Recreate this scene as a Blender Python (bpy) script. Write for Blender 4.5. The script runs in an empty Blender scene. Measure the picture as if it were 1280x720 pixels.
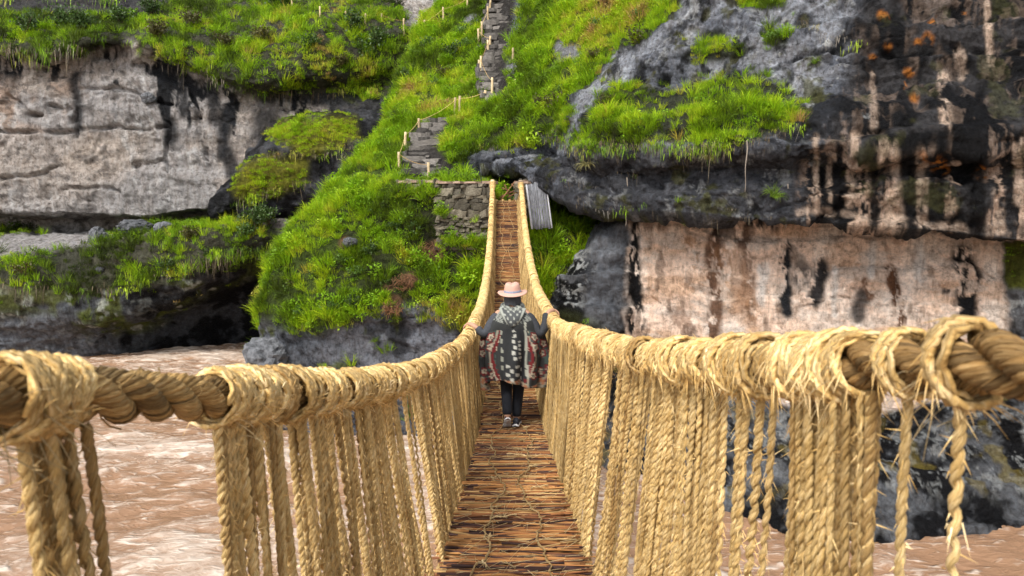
import bpy, bmesh, math, random
import numpy as np
from mathutils import Vector, Matrix, Euler
from mathutils.bvhtree import BVHTree

random.seed(7)
rng = np.random.default_rng(7)
scene = bpy.context.scene
COL = scene.collection
R = math.radians

# ------------------------------------------------------------------ camera, sky, sun, exposure
F_PX = 853.3
PITCH = R(5.0)
cam_data = bpy.data.cameras.new('camera')
cam_data.sensor_width = 36.0
cam_data.lens = 24.0
cam_data.clip_start = 0.05
cam_data.clip_end = 3000.0
cam_data.dof.use_dof = True
cam_data.dof.focus_distance = 8.0
cam_data.dof.aperture_fstop = 5.0
cam = bpy.data.objects.new('camera', cam_data)
cam.location = (0, 0, 0)
cam.rotation_euler = (math.pi / 2 - PITCH, 0, 0)
COL.objects.link(cam)
scene.camera = cam

SUN_EL, SUN_AZ = R(50), R(-148)      # azimuth measured from +Y (view direction) clockwise: behind-left
world = bpy.data.worlds.new('World')
scene.world = world
world.use_nodes = True
wt = world.node_tree
wt.nodes.clear()
w_out = wt.nodes.new('ShaderNodeOutputWorld')
w_bg = wt.nodes.new('ShaderNodeBackground')
w_hs = wt.nodes.new('ShaderNodeHueSaturation')
w_sky = wt.nodes.new('ShaderNodeTexSky')
w_sky.sky_type = 'NISHITA'
w_sky.sun_disc = False
w_sky.sun_elevation = SUN_EL
w_sky.sun_rotation = SUN_AZ
w_sky.air_density = 1.0
w_sky.dust_density = 3.0
w_hs.inputs['Saturation'].default_value = 0.35       # high thin cloud: nearly colourless skylight
w_bg.inputs['Strength'].default_value = 0.12
wt.links.new(w_sky.outputs[0], w_hs.inputs['Color'])
wt.links.new(w_hs.outputs[0], w_bg.inputs['Color'])
wt.links.new(w_bg.outputs[0], w_out.inputs['Surface'])

sun_data = bpy.data.lights.new('sun', 'SUN')
sun_data.energy = 1.5
sun_data.angle = R(16)
sun_data.color = (1.0, 0.95, 0.87)
sun = bpy.data.objects.new('sun', sun_data)
sd = Vector((math.sin(SUN_AZ) * math.cos(SUN_EL), math.cos(SUN_AZ) * math.cos(SUN_EL), math.sin(SUN_EL)))
sun.rotation_euler = (-sd).to_track_quat('-Z', 'Y').to_euler()
sun.location = sd * 60
COL.objects.link(sun)

scene.render.engine = 'CYCLES'
scene.view_settings.view_transform = 'Standard'
scene.view_settings.look = 'None'
scene.view_settings.gamma = 1.0
scene.view_settings.use_curve_mapping = False
scene.view_settings.exposure = 1.15
scene.cycles.max_bounces = 6

# ------------------------------------------------------------------ helpers: pixels, noise, meshes
CT, ST = math.cos(PITCH), math.sin(PITCH)
WATER = -8.0

def P(px, py, Y):
    """point seen at photo pixel (px,py) that lies Y metres ahead"""
    a = (px - 640.0) / F_PX
    b = -(py - 360.0) / F_PX
    dy = CT + b * ST
    dz = -ST + b * CT
    s = Y / dy
    return np.array([a * s, Y, dz * s])

def proj(p):
    p = np.asarray(p, dtype=np.float64)
    d = p[..., 1] * CT - p[..., 2] * ST
    u = p[..., 1] * ST + p[..., 2] * CT
    d = np.maximum(d, 1e-3)
    return 640 + F_PX * p[..., 0] / d, 360 - F_PX * u / d

def hsh(ix, iy, iz, seed):
    h = (ix.astype(np.uint32) * np.uint32(374761393) + iy.astype(np.uint32) * np.uint32(668265263)
         + iz.astype(np.uint32) * np.uint32(2147483647 - 58) + np.uint32((seed * 974711 + 12345) & 0xffffffff))
    h = (h ^ (h >> np.uint32(13))) * np.uint32(1274126177)
    h = (h ^ (h >> np.uint32(16))) * np.uint32(2246822519)
    h = h ^ (h >> np.uint32(15))
    return (h & np.uint32(0xffffff)).astype(np.float32) / np.float32(0xffffff)

def vnoise(p, seed=0):
    """smooth value noise, -1..1"""
    f = np.floor(p)
    i = f.astype(np.int64)
    t = (p - f).astype(np.float32)
    t = t * t * t * (t * (t * 6 - 15) + 10)
    x, y, z = i[..., 0], i[..., 1], i[..., 2]
    tx, ty, tz = t[..., 0], t[..., 1], t[..., 2]
    def c(a, b, d): return hsh(x + a, y + b, z + d, seed)
    x00 = c(0,0,0) * (1 - tx) + c(1,0,0) * tx
    x10 = c(0,1,0) * (1 - tx) + c(1,1,0) * tx
    x01 = c(0,0,1) * (1 - tx) + c(1,0,1) * tx
    x11 = c(0,1,1) * (1 - tx) + c(1,1,1) * tx
    y0 = x00 * (1 - ty) + x10 * ty
    y1 = x01 * (1 - ty) + x11 * ty
    return (y0 * (1 - tz) + y1 * tz) * 2 - 1

def fbm(p, octv=4, seed=0, gain=0.5, lac=2.03):
    p = np.asarray(p, dtype=np.float64)
    s = np.zeros(p.shape[:-1], dtype=np.float32); a = 1.0; n = 0.0
    for o in range(octv):
        s += a * vnoise(p + o * 17.3, seed + o * 31)
        n += a; a *= gain; p = p * lac
    return s / n

def ridged(p, octv=4, seed=0):
    p = np.asarray(p, dtype=np.float64)
    s = np.zeros(p.shape[:-1], dtype=np.float32); a = 1.0; n = 0.0
    for o in range(octv):
        s += a * (1 - 2 * np.abs(vnoise(p + o * 11.7, seed + o * 13)))
        n += a; a *= 0.5; p = p * 2.1
    return s / n

def worley(p, seed=0):
    """F1, F2-F1 and a random number per cell"""
    p = np.asarray(p, dtype=np.float64)
    b = np.floor(p - 0.5).astype(np.int64)
    f1 = np.full(p.shape[:-1], 9.0, dtype=np.float32); f2 = f1.copy(); idv = f1 * 0
    for a in (0, 1):
        for c in (0, 1):
            for e in (0, 1):
                x, y, z = b[..., 0] + a, b[..., 1] + c, b[..., 2] + e
                jx = 0.5 + 0.8 * (hsh(x, y, z, seed) - 0.5)
                jy = 0.5 + 0.8 * (hsh(x, y, z, seed + 1) - 0.5)
                jz = 0.5 + 0.8 * (hsh(x, y, z, seed + 2) - 0.5)
                d = np.sqrt((x + jx - p[..., 0]) ** 2 + (y + jy - p[..., 1]) ** 2 + (z + jz - p[..., 2]) ** 2).astype(np.float32)
                r = hsh(x, y, z, seed + 3)
                near = d < f1
                f2 = np.where(near, f1, np.minimum(f2, d))
                idv = np.where(near, r, idv)
                f1 = np.where(near, d, f1)
    return f1, f2 - f1, idv

def sstep(a, b, x):
    t = np.clip((x - a) / (b - a), 0, 1)
    return t * t * (3 - 2 * t)

def poly_mask(px, py, poly, soft=12.0):
    """1 inside the polygon, fading over `soft` photo pixels"""
    poly = np.asarray(poly, dtype=np.float64)
    inside = np.zeros(px.shape, dtype=bool); dist = np.full(px.shape, 1e9)
    n = len(poly)
    for i in range(n):
        x0, y0 = poly[i]; x1, y1 = poly[(i + 1) % n]
        cond = ((y0 > py) != (y1 > py))
        with np.errstate(divide='ignore', invalid='ignore'):
            xi = (x1 - x0) * (py - y0) / (y1 - y0 + 1e-12) + x0
        inside ^= cond & (px < xi)
        ex, ey = x1 - x0, y1 - y0
        t = np.clip(((px - x0) * ex + (py - y0) * ey) / (ex * ex + ey * ey + 1e-9), 0, 1)
        dist = np.minimum(dist, np.hypot(px - x0 - t * ex, py - y0 - t * ey))
    s = np.where(inside, dist, -dist)
    return sstep(-soft, soft, s)

def stroke(px, py, pts, width, soft=0.6):
    """1 along a painted polyline, width in photo pixels"""
    dist = np.full(px.shape, 1e9)
    for (x0, y0), (x1, y1) in zip(pts[:-1], pts[1:]):
        ex, ey = x1 - x0, y1 - y0
        t = np.clip(((px - x0) * ex + (py - y0) * ey) / (ex * ex + ey * ey + 1e-9), 0, 1)
        dist = np.minimum(dist, np.hypot(px - x0 - t * ex, py - y0 - t * ey))
    return 1 - sstep(width * (1 - soft), width * (1 + soft), dist)

def pchip(xs, ys, x):
    """shape-preserving cubic through (xs, ys[, ...]) at x"""
    xs = np.asarray(xs, float); ys = np.asarray(ys, float); x = np.asarray(x, float)
    h = np.diff(xs)
    d = np.diff(ys, axis=0) / h.reshape((-1,) + (1,) * (ys.ndim - 1))
    m = np.zeros_like(ys)
    m[0] = d[0]; m[-1] = d[-1]
    if len(xs) > 2:
        w1 = (2 * h[1:] + h[:-1]).reshape((-1,) + (1,) * (ys.ndim - 1))
        w2 = (h[1:] + 2 * h[:-1]).reshape((-1,) + (1,) * (ys.ndim - 1))
        a, b = d[:-1], d[1:]
        same = (a * b) > 0
        with np.errstate(divide='ignore', invalid='ignore'):
            hm = (w1 + w2) / (w1 / np.where(a == 0, 1, a) + w2 / np.where(b == 0, 1, b))
        m[1:-1] = np.where(same, hm, 0)
    k = np.clip(np.searchsorted(xs, x) - 1, 0, len(xs) - 2)
    sh = (-1,) + (1,) * (ys.ndim - 1)
    t = ((x - xs[k]) / h[k]).reshape(sh); hh = h[k].reshape(sh)
    return ((2*t**3 - 3*t**2 + 1) * ys[k] + (t**3 - 2*t**2 + t) * hh * m[k]
            + (-2*t**3 + 3*t**2) * ys[k+1] + (t**3 - t**2) * hh * m[k+1])

def nrm(v):
    return v / np.maximum(np.linalg.norm(v, axis=-1, keepdims=True), 1e-9)

class MB:
    """collects triangles/quads with uv and colour, builds ONE mesh object"""
    def __init__(s):
        s.v = []; s.f4 = []; s.f3 = []; s.uv = []; s.c = []; s.n = 0
    def add(s, v, f4=None, f3=None, uv=None, c=None):
        v = np.asarray(v, dtype=np.float32).reshape(-1, 3)
        if f4 is not None and len(f4): s.f4.append(np.asarray(f4, dtype=np.int64) + s.n)
        if f3 is not None and len(f3): s.f3.append(np.asarray(f3, dtype=np.int64) + s.n)
        s.v.append(v)
        s.uv.append(np.zeros((len(v), 2), np.float32) if uv is None else np.asarray(uv, np.float32))
        if c is None: c = np.ones((len(v), 3), np.float32)
        c = np.asarray(c, np.float32)
        if c.ndim == 1: c = np.tile(c, (len(v), 1))
        s.c.append(c)
        s.n += len(v)
        return s
    def mesh(s, name, mat, smooth=True):
        v = np.concatenate(s.v); uv = np.concatenate(s.uv); c = np.concatenate(s.c)
        f4 = np.concatenate(s.f4) if s.f4 else np.zeros((0, 4), np.int64)
        f3 = np.concatenate(s.f3) if s.f3 else np.zeros((0, 3), np.int64)
        loops = np.concatenate([f4.ravel(), f3.ravel()]).astype(np.int32)
        nf = len(f4) + len(f3)
        me = bpy.data.meshes.new(name)
        me.vertices.add(len(v)); me.vertices.foreach_set('co', v.ravel())
        me.loops.add(len(loops)); me.loops.foreach_set('vertex_index', loops)
        me.polygons.add(nf)
        starts = np.concatenate([np.arange(len(f4)) * 4, len(f4) * 4 + np.arange(len(f3)) * 3]).astype(np.int32)
        me.polygons.foreach_set('loop_start', starts)
        me.update(calc_edges=True)
        me.polygons.foreach_set('use_smooth', np.full(nf, smooth, dtype=bool))
        ul = me.uv_layers.new(name='UVMap')
        ul.data.foreach_set('uv', uv[loops].astype(np.float32).ravel())
        ca = me.color_attributes.new('col', 'FLOAT_COLOR', 'POINT')
        ca.data.foreach_set('color', np.concatenate([c, np.ones((len(c), 1), np.float32)], axis=1).ravel())
        if mat: me.materials.append(mat)
        me.validate()
        return me
    def build(s, name, mat, parent=None, smooth=True, loc=(0, 0, 0), rot=(0, 0, 0)):
        return place(name, s.mesh(name, mat, smooth), parent, loc, rot)

def place(name, me, parent=None, loc=(0, 0, 0), rot=(0, 0, 0), scale=(1, 1, 1)):
    o = bpy.data.objects.new(name, me)
    o.location = loc; o.rotation_euler = rot; o.scale = scale
    if parent: o.parent = parent
    COL.objects.link(o)
    return o

def empty(name, loc, rz=0):
    o = bpy.data.objects.new(name, None)
    o.empty_display_size = 0.2
    o.location = loc; o.rotation_euler = (0, 0, rz)
    COL.objects.link(o)
    return o

def tag(o, label=None, cat=None, group=None, kind=None):
    if label: o['label'] = label
    if cat: o['category'] = cat
    if group: o['group'] = group
    if kind: o['kind'] = kind
    return o

def tube(mb, path, r, sides=6, ref=(1, 0, 0), col=None, cap=True, u0=0.0):
    path = np.asarray(path, float); n = len(path)
    r = np.broadcast_to(np.asarray(r, float), (n,))
    t = nrm(np.gradient(path, axis=0))
    ref = np.broadcast_to(np.asarray(ref, float), (n, 3))
    a = nrm(ref - t * np.sum(ref * t, axis=1, keepdims=True))
    b = np.cross(t, a)
    s = np.concatenate([[0], np.cumsum(np.linalg.norm(np.diff(path, axis=0), axis=1))]) + u0
    ph = np.arange(sides) / sides * 2 * math.pi
    v = (path[:, None, :] + r[:, None, None] * (np.cos(ph)[None, :, None] * a[:, None, :] + np.sin(ph)[None, :, None] * b[:, None, :]))
    uv = np.stack([np.repeat(s, sides), np.tile(np.abs(np.arange(sides) / sides * 2 - 1), n)], axis=1)
    i = np.arange(n - 1)[:, None] * sides; j = np.arange(sides)[None, :]; j2 = (j + 1) % sides
    f = np.stack([i + j, i + j2, i + sides + j2, i + sides + j], axis=-1).reshape(-1, 4)
    f3 = None
    V = v.reshape(-1, 3)
    if cap:
        V = np.concatenate([V, path[:1], path[-1:]]); uv = np.concatenate([uv, [[s[0], 0], [s[-1], 0]]])
        jj = np.arange(sides); k0 = n * sides
        f3 = np.concatenate([np.stack([(jj + 1) % sides, jj, np.full(sides, k0)], 1),
                             np.stack([(n - 1) * sides + jj, (n - 1) * sides + (jj + 1) % sides, np.full(sides, k0 + 1)], 1)])
    mb.add(V, f, f3, uv, col)

def helix(path, off, pitch, phase, ref=(1, 0, 0)):
    path = np.asarray(path, float)
    t = nrm(np.gradient(path, axis=0)); ref = np.asarray(ref, float)
    a = nrm(ref - t * np.sum(ref * t, axis=1, keepdims=True)); b = np.cross(t, a)
    s = np.concatenate([[0], np.cumsum(np.linalg.norm(np.diff(path, axis=0), axis=1))])
    w = 2 * math.pi * s / pitch + phase
    return path + off * (np.cos(w)[:, None] * a + np.sin(w)[:, None] * b)

def twist(mb, path, off, r, n, pitch, sides=5, ref=(1, 0, 0), col=None, jit=0.0):
    for k in range(n):
        h = helix(path, off, pitch, 2 * math.pi * k / n + 0.3, ref)
        if jit: h = h + rng.normal(0, jit, h.shape)
        c = None if col is None else np.asarray(col) * (0.85 + 0.3 * rng.random())
        tube(mb, h, r, sides, ref, c)

def resample(path, step):
    path = np.asarray(path, float)
    s = np.concatenate([[0], np.cumsum(np.linalg.norm(np.diff(path, axis=0), axis=1))])
    n = max(2, int(round(s[-1] / step)) + 1)
    q = np.linspace(0, s[-1], n)
    return np.stack([np.interp(q, s, path[:, k]) for k in range(3)], axis=1)

# ------------------------------------------------------------------ materials
def new_mat(name):
    m = bpy.data.materials.new(name); m.use_nodes = True
    nt = m.node_tree; nt.nodes.clear()
    out = nt.nodes.new('ShaderNodeOutputMaterial'); b = nt.nodes.new('ShaderNodeBsdfPrincipled')
    nt.links.new(b.outputs[0], out.inputs['Surface'])
    return m, nt, b

def node(nt, typ, **kw):
    n = nt.nodes.new(typ)
    for k, v in kw.items():
        if k in n.inputs.keys(): n.inputs[k].default_value = v
        else: setattr(n, k, v)
    return n

def mixc(nt, a, b, fac, blend='MIX'):
    n = nt.nodes.new('ShaderNodeMix'); n.data_type = 'RGBA'; n.blend_type = blend
    for s, v in ((n.inputs[0], fac), (n.inputs[6], a), (n.inputs[7], b)):
        if isinstance(v, (int, float)): s.default_value = v
        elif isinstance(v, tuple): s.default_value = (*v, 1) if len(v) == 3 else v
        else: nt.links.new(v, s)
    return n.outputs[2]

def ramp(nt, fac, stops):
    n = nt.nodes.new('ShaderNodeValToRGB')
    el = n.color_ramp.elements
    while len(el) < len(stops): el.new(0.5)
    for e, (p, c) in zip(el, stops):
        e.position = p; e.color = (*c, 1) if isinstance(c, tuple) else (c, c, c, 1)
    nt.links.new(fac, n.inputs[0])
    return n.outputs[0]

def noise_tex(nt, vec, scale, detail=6, rough=0.6, dist=0.0):
    n = node(nt, 'ShaderNodeTexNoise', Scale=scale, Detail=detail, Roughness=rough, Distortion=dist)
    if vec is not None: nt.links.new(vec, n.inputs['Vector'])
    return n.outputs['Fac']

def mapping(nt, vec, scale=(1, 1, 1), rot=(0, 0, 0)):
    n = nt.nodes.new('ShaderNodeMapping'); n.inputs['Scale'].default_value = scale; n.inputs['Rotation'].default_value = rot
    nt.links.new(vec, n.inputs['Vector'])
    return n.outputs[0]

def bump(nt, h, strength, dist, prev=None):
    n = node(nt, 'ShaderNodeBump', Strength=strength, Distance=dist)
    nt.links.new(h, n.inputs['Height'])
    if prev is not None: nt.links.new(prev, n.inputs['Normal'])
    return n.outputs[0]

def rock_material(name, fine=5.0, bumpd=0.12, con=0.95):
    """base colour from the mesh's own colour (mineral zones, stains, lichen), broken up by fine grain"""
    m, nt, b = new_mat(name)
    geo = nt.nodes.new('ShaderNodeNewGeometry'); pos = geo.outputs['Position']
    at = node(nt, 'ShaderNodeAttribute', attribute_name='col')
    n1 = noise_tex(nt, pos, fine, 9, 0.78)
    n2 = noise_tex(nt, mapping(nt, pos, (1, 1, 1.6)), fine * 0.45, 7, 0.7, 0.6)
    n3 = noise_tex(nt, mapping(nt, pos, (1.6, 1.6, 0.35)), fine * 0.8, 5, 0.7, 0.3)
    v = ramp(nt, n1, [(0.34, 0.16), (0.42, 0.62), (0.50, 1.0), (0.58, 1.15), (0.70, 1.75)])
    c = mixc(nt, at.outputs['Color'], v, con, 'MULTIPLY')
    v2 = ramp(nt, n2, [(0.32, 0.45), (0.46, 0.95), (0.56, 1.05), (0.70, 1.4)])
    c = mixc(nt, c, v2, 0.95 * con, 'MULTIPLY')
    v3 = ramp(nt, n3, [(0.36, (0.62, 0.58, 0.55)), (0.5, (1.0, 1.0, 1.0)), (0.66, (1.15, 1.2, 1.25))])
    c = mixc(nt, c, v3, 0.8, 'MULTIPLY')
    nt.links.new(c, b.inputs['Base Color'])
    vo = node(nt, 'ShaderNodeTexVoronoi', Scale=fine * 0.8, feature='F1')
    nt.links.new(mapping(nt, pos, (1, 1, 1.5)), vo.inputs['Vector'])
    vo2 = node(nt, 'ShaderNodeTexVoronoi', Scale=fine * 2.6, feature='F1')
    nt.links.new(mapping(nt, pos, (1, 1, 1.3)), vo2.inputs['Vector'])
    nb = bump(nt, vo.outputs['Distance'], 0.8, bumpd * 0.9)
    nb = bump(nt, vo2.outputs['Distance'], 0.8, bumpd * 0.35, nb)
    nb = bump(nt, n2, 1.0, bumpd * 2.2, nb)
    nb = bump(nt, n1, 1.0, bumpd * 1.6, nb)
    nt.links.new(nb, b.inputs['Normal'])
    ro = ramp(nt, at.outputs['Fac'], [(0.0, 0.5), (0.08, 0.7), (0.3, 0.9)])
    nt.links.new(ro, b.inputs['Roughness'])
    b.inputs['Specular IOR Level'].default_value = 0.15
    return m

def grass_material(name, stops, trans=0.35):
    m, nt, b = new_mat(name)
    at = node(nt, 'ShaderNodeAttribute', attribute_name='tint', attribute_type='INSTANCER')
    oi = nt.nodes.new('ShaderNodeObjectInfo')
    col = ramp(nt, at.outputs['Fac'], stops)
    vc = node(nt, 'ShaderNodeAttribute', attribute_name='col')
    col = mixc(nt, col, vc.outputs['Color'], 1.0, 'MULTIPLY')
    nt.links.new(col, b.inputs['Base Color'])
    b.inputs['Roughness'].default_value = 0.55
    b.inputs['Specular IOR Level'].default_value = 0.25
    out = [n for n in nt.nodes if n.type == 'OUTPUT_MATERIAL'][0]
    tr = nt.nodes.new('ShaderNodeBsdfTranslucent'); nt.links.new(col, tr.inputs['Color'])
    mx = nt.nodes.new('ShaderNodeMixShader'); mx.inputs[0].default_value = trans
    nt.links.new(b.outputs[0], mx.inputs[1]); nt.links.new(tr.outputs[0], mx.inputs[2])
    nt.links.new(mx.outputs[0], out.inputs['Surface'])
    return m

def leaf_material(name, trans=0.3):
    m, nt, b = new_mat(name)
    at = node(nt, 'ShaderNodeAttribute', attribute_name='col')
    oi = nt.nodes.new('ShaderNodeObjectInfo')
    c = mixc(nt, at.outputs['Color'], ramp(nt, oi.outputs['Random'], [(0, 0.8), (1, 1.2)]), 1.0, 'MULTIPLY')
    nt.links.new(c, b.inputs['Base Color']); b.inputs['Roughness'].default_value = 0.55
    out = [n for n in nt.nodes if n.type == 'OUTPUT_MATERIAL'][0]
    tr = nt.nodes.new('ShaderNodeBsdfTranslucent'); nt.links.new(c, tr.inputs['Color'])
    mx = nt.nodes.new('ShaderNodeMixShader'); mx.inputs[0].default_value = trans
    nt.links.new(b.outputs[0], mx.inputs[1]); nt.links.new(tr.outputs[0], mx.inputs[2])
    nt.links.new(mx.outputs[0], out.inputs['Surface'])
    return m

def plain_material(name, col, rough=0.8, nscale=12.0, var=0.35, bumpd=0.01, stretch=(1, 1, 1), use_col=False, spread=0.25):
    m, nt, b = new_mat(name)
    tc = nt.nodes.new('ShaderNodeTexCoord')
    vec = mapping(nt, tc.outputs['Object'], stretch)
    n1 = noise_tex(nt, vec, nscale, 6, 0.65)
    oi = nt.nodes.new('ShaderNodeObjectInfo')
    if use_col:
        base = node(nt, 'ShaderNodeAttribute', attribute_name='col').outputs['Color']
    else:
        base = tuple(col)
    c = mixc(nt, base, ramp(nt, n1, [(0.25, 1 - var), (0.75, 1 + var)]), 1.0, 'MULTIPLY')
    c = mixc(nt, c, ramp(nt, oi.outputs['Random'], [(0, 1 - spread), (1, 1 + spread)]), 1.0, 'MULTIPLY')
    nt.links.new(c, b.inputs['Base Color'])
    b.inputs['Roughness'].default_value = rough
    b.inputs['Specular IOR Level'].default_value = 0.3
    nt.links.new(bump(nt, n1, 0.7, bumpd), b.inputs['Normal'])
    return m
# ------------------------------------------------------------------ the gorge
BVHS = {}

def patch(ctrl, res, extra=None):
    """smooth surface through a grid of control points (rows x columns x 3) -> dense grid of points and normals"""
    ctrl = np.asarray(ctrl, float)
    rl = np.mean(np.linalg.norm(np.diff(ctrl, axis=0), axis=2), axis=1)
    cl = np.mean(np.linalg.norm(np.diff(ctrl, axis=1), axis=2), axis=0)
    rs = np.concatenate([[0], np.cumsum(np.maximum(rl, 0.05))]); cs = np.concatenate([[0], np.cumsum(np.maximum(cl, 0.05))])
    nr, nc = int(rs[-1] / res) + 2, int(cs[-1] / res) + 2
    a = pchip(rs, ctrl, np.linspace(0, rs[-1], nr))
    g = pchip(cs, np.swapaxes(a, 0, 1), np.linspace(0, cs[-1], nc))
    g = np.swapaxes(g, 0, 1)
    return g

def normals(g):
    n = nrm(np.cross(np.gradient(g, axis=1), np.gradient(g, axis=0)))
    # rows run top to bottom, columns left to right: make the normal face the camera side
    mid = n[g.shape[0] // 2, g.shape[1] // 2]; c = g[g.shape[0] // 2, g.shape[1] // 2]
    if np.dot(mid, -c) < 0: n = -n
    return n

def rock_disp(g, amp, scale, seed, strata=0.5, blocks=1.0):
    """weathered, bedded relief in metres: bulges, ledges, broken blocks, pits"""
    p = g / scale
    w = p + 0.45 * np.stack([fbm(p * 0.7 + 5, 4, seed + 1), fbm(p * 0.7 + 9, 4, seed + 2), fbm(p * 0.7 + 13, 4, seed + 3)], -1)
    big = fbm(w * 0.35, 4, seed) * 1.3
    # beds: a stepped profile up the face, broken along its length
    zz = p[..., 2] * 1.5 + 0.9 * fbm(np.stack([p[..., 0] * 0.4, p[..., 1] * 0.4, p[..., 2] * 0.6], -1), 3, seed + 8)
    fr = zz - np.floor(zz); lvl = hsh(np.floor(zz).astype(np.int64), np.floor(zz).astype(np.int64) * 0 + 3, np.floor(w[..., 0] * 0.45).astype(np.int64), seed + 9)
    bed = (sstep(0.0, 0.75, fr) - sstep(0.85, 1.0, fr)) * (0.35 + 0.9 * lvl) - 0.4
    f1, e, idv = worley(w * np.array([1.3, 1.3, 2.0]), seed + 5)
    blk = (idv - 0.5) * 0.55 * sstep(0.0, 0.10, e)
    rg = ridged(w * 1.1 + 4, 4, seed + 30)
    pits = -sstep(0.25, 0.6, fbm(w * 2.6 + 2, 3, seed + 25)) * 0.45
    fine = fbm(p * 4.2, 4, seed + 20, 0.62) * 0.42
    return amp * (big + blocks * (blk + 0.45 * rg + pits) + strata * bed + fine)

def edge_fade(g, k=6):
    return None

def make_terrain(name, g, mat, colfn, label=None, grid_step_bvh=1):
    nr, nc = g.shape[:2]
    px, py = proj(g)
    col, masks = colfn(g, px, py)
    mb = MB()
    idx = np.arange(nr * nc).reshape(nr, nc)
    f = np.stack([idx[:-1, :-1], idx[1:, :-1], idx[1:, 1:], idx[:-1, 1:]], -1).reshape(-1, 4)
    mb.add(g.reshape(-1, 3), f, None, None, col.reshape(-1, 3))
    o = mb.build(name, mat)
    tag(o, label, kind='structure')
    s = 2
    gs = g[::s, ::s]; ii = np.arange(gs.shape[0] * gs.shape[1]).reshape(gs.shape[:2])
    fs = np.stack([ii[:-1, :-1], ii[1:, :-1], ii[1:, 1:], ii[:-1, 1:]], -1).reshape(-1, 4)
    BVHS[name] = BVHTree.FromPolygons([Vector(v) for v in gs.reshape(-1, 3)], fs.tolist())
    return o, masks

def hit(px, py, names=None, maxd=1e6):
    """first terrain point seen at photo pixel"""
    d = Vector(P(px, py, 10.0)).normalized()
    best = None
    for k, t in BVHS.items():
        if names and k not in names: continue
        h = t.ray_cast(Vector((0, 0, 0)), d)
        if h[0] is not None and (best is None or h[3] < best[1]): best = (h[0], h[3], h[1], k)
    return best

def lerpc(a, b, t):
    a = np.asarray(a, np.float32); b = np.asarray(b, np.float32)
    return a + (b - a) * t[..., None]

GREY_WARM = (0.43, 0.375, 0.33); GREY_COOL = (0.26, 0.27, 0.29); DARK = (0.014, 0.015, 0.018); BLACK = (0.005, 0.005, 0.006)
PINK = (0.80, 0.60, 0.47); SOIL = (0.032, 0.036, 0.014); MOSS = (0.085, 0.10, 0.015); TURF = (0.05, 0.075, 0.012)
ORANGE = (0.42, 0.15, 0.025); LICHEN = (0.50, 0.52, 0.48)

mat_rock_left = rock_material('left_cliff_rock', 3.0, 0.16, 0.78)
mat_rock_wall = rock_material('washed_tuff', 5.0, 0.08, 0.6)
mat_rock_right = rock_material('right_cliff_rock', 6.0, 0.09)
mat_rock_hill = rock_material('hill_rock', 5.0, 0.10)

# ---- left cliff across the river bend -------------------------------------------------
cx = [-350, -150, 0, 60, 120, 180, 240, 300, 340, 400, 460, 540, 660]
def rowA(py, Y):
    if np.isscalar(py): py = [py] * 13
    if np.isscalar(Y): Y = [Y] * 13
    return [P(a, b, c) for a, b, c in zip(cx, py, Y)]
ctrlA = np.array([
    rowA(-220, 74),
    rowA(-40, 60),
    rowA([8, 8, 10, 12, 10, 6, -5, -12, -15, -15, -20, -30, -40], 56.5),
    rowA([22, 22, 26, 28, 24, 16, 10, 14, 14, 8, 4, -5, -10], [51] * 9 + [51, 52, 54, 56]),
    rowA([60, 62, 60, 66, 52, 58, 80, 100, 98, 92, 86, 60, 40], [45.8] * 8 + [46, 47, 49, 51, 54]),
    rowA([86, 86, 84, 88, 72, 82, 106, 126, 124, 114, 110, 80, 60], [47.2] * 8 + [47.5, 48.4, 49.5, 51, 54]),
    rowA([125, 125, 122, 120, 110, 120, 135, 150, 150, 140, 135, 130, 130], [46.6] * 8 + [47, 47.5, 48, 50, 53]),
    rowA(170, [46.5] * 9 + [47.2, 47, 49, 52]),
    rowA([235] * 5 + [237, 235, 230, 225, 220, 215, 215, 215], [46.0] * 8 + [46.5, 46.5, 46, 47, 50]),
    rowA([258, 260, 262, 264, 267, 268, 262, 258, 255, 250, 245, 245, 245], [46.0] * 8 + [46.5, 46.0, 45, 46, 49]),
    rowA([266, 268, 270, 274, 276, 277, 269, 265, 262, 258, 254, 254, 254], [49.5] * 7 + [49, 48, 46.5, 45, 45.5, 48]),
    rowA([288, 288, 288, 288, 287, 286, 280, 274, 272, 272, 272, 272, 272], [49.2] * 7 + [48.5, 47.5, 46.2, 45, 45, 47]),
    rowA([300, 302, 300, 298, 293, 288, 282, 278, 276, 276, 278, 280, 282], [44.5] * 8 + [45, 45, 44.6, 44.6, 46]),
    rowA([322, 322, 318, 312, 302, 294, 287, 282, 281, 283, 288, 290, 295], [41.0] * 7 + [42, 43.2, 44.4, 44.2, 44.2, 45.5]),
    rowA([350, 350, 350, 350, 348, 344, 338, 325, 312, 310, 315, 320, 325], [40.3] * 7 + [41.5, 43, 44.5, 44.5, 44.5, 45.5]),
    rowA([378, 380, 382, 388, 392, 385, 368, 345, 330, 330, 335, 340, 345], [40.4] * 5 + [40.6, 41.2, 43, 44.5, 45.2, 45.2, 45, 46]),
    rowA([405, 408, 410, 412, 412, 402, 388, 372, 360, 360, 365, 370, 375], [41.4, 41.4, 41.4, 41.4, 41.8, 42.6, 44, 45.4, 46, 46, 46, 46, 47]),
    rowA([440, 440, 440, 440, 438, 432, 422, 414, 408, 408, 410, 415, 420], [41.8, 41.8, 41.8, 42, 42.6, 43.6, 45, 46.4, 47, 47, 47, 47, 47]),
    rowA([462, 462, 462, 460, 456, 450, 448, 446, 446, 446, 446, 446, 446], [41.8, 41.8, 41.8, 42.2, 43, 44.2, 45.6, 47, 47.5, 47.5, 47.5, 47.5, 47.5]),
])
gA = patch(ctrlA, 0.098)
pxa, pya = proj(gA)
wxa = pxa + 9 * fbm(gA * 0.6, 3, 42); wya = pya + 7 * fbm(gA * 0.6 + 5, 3, 43)
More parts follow.
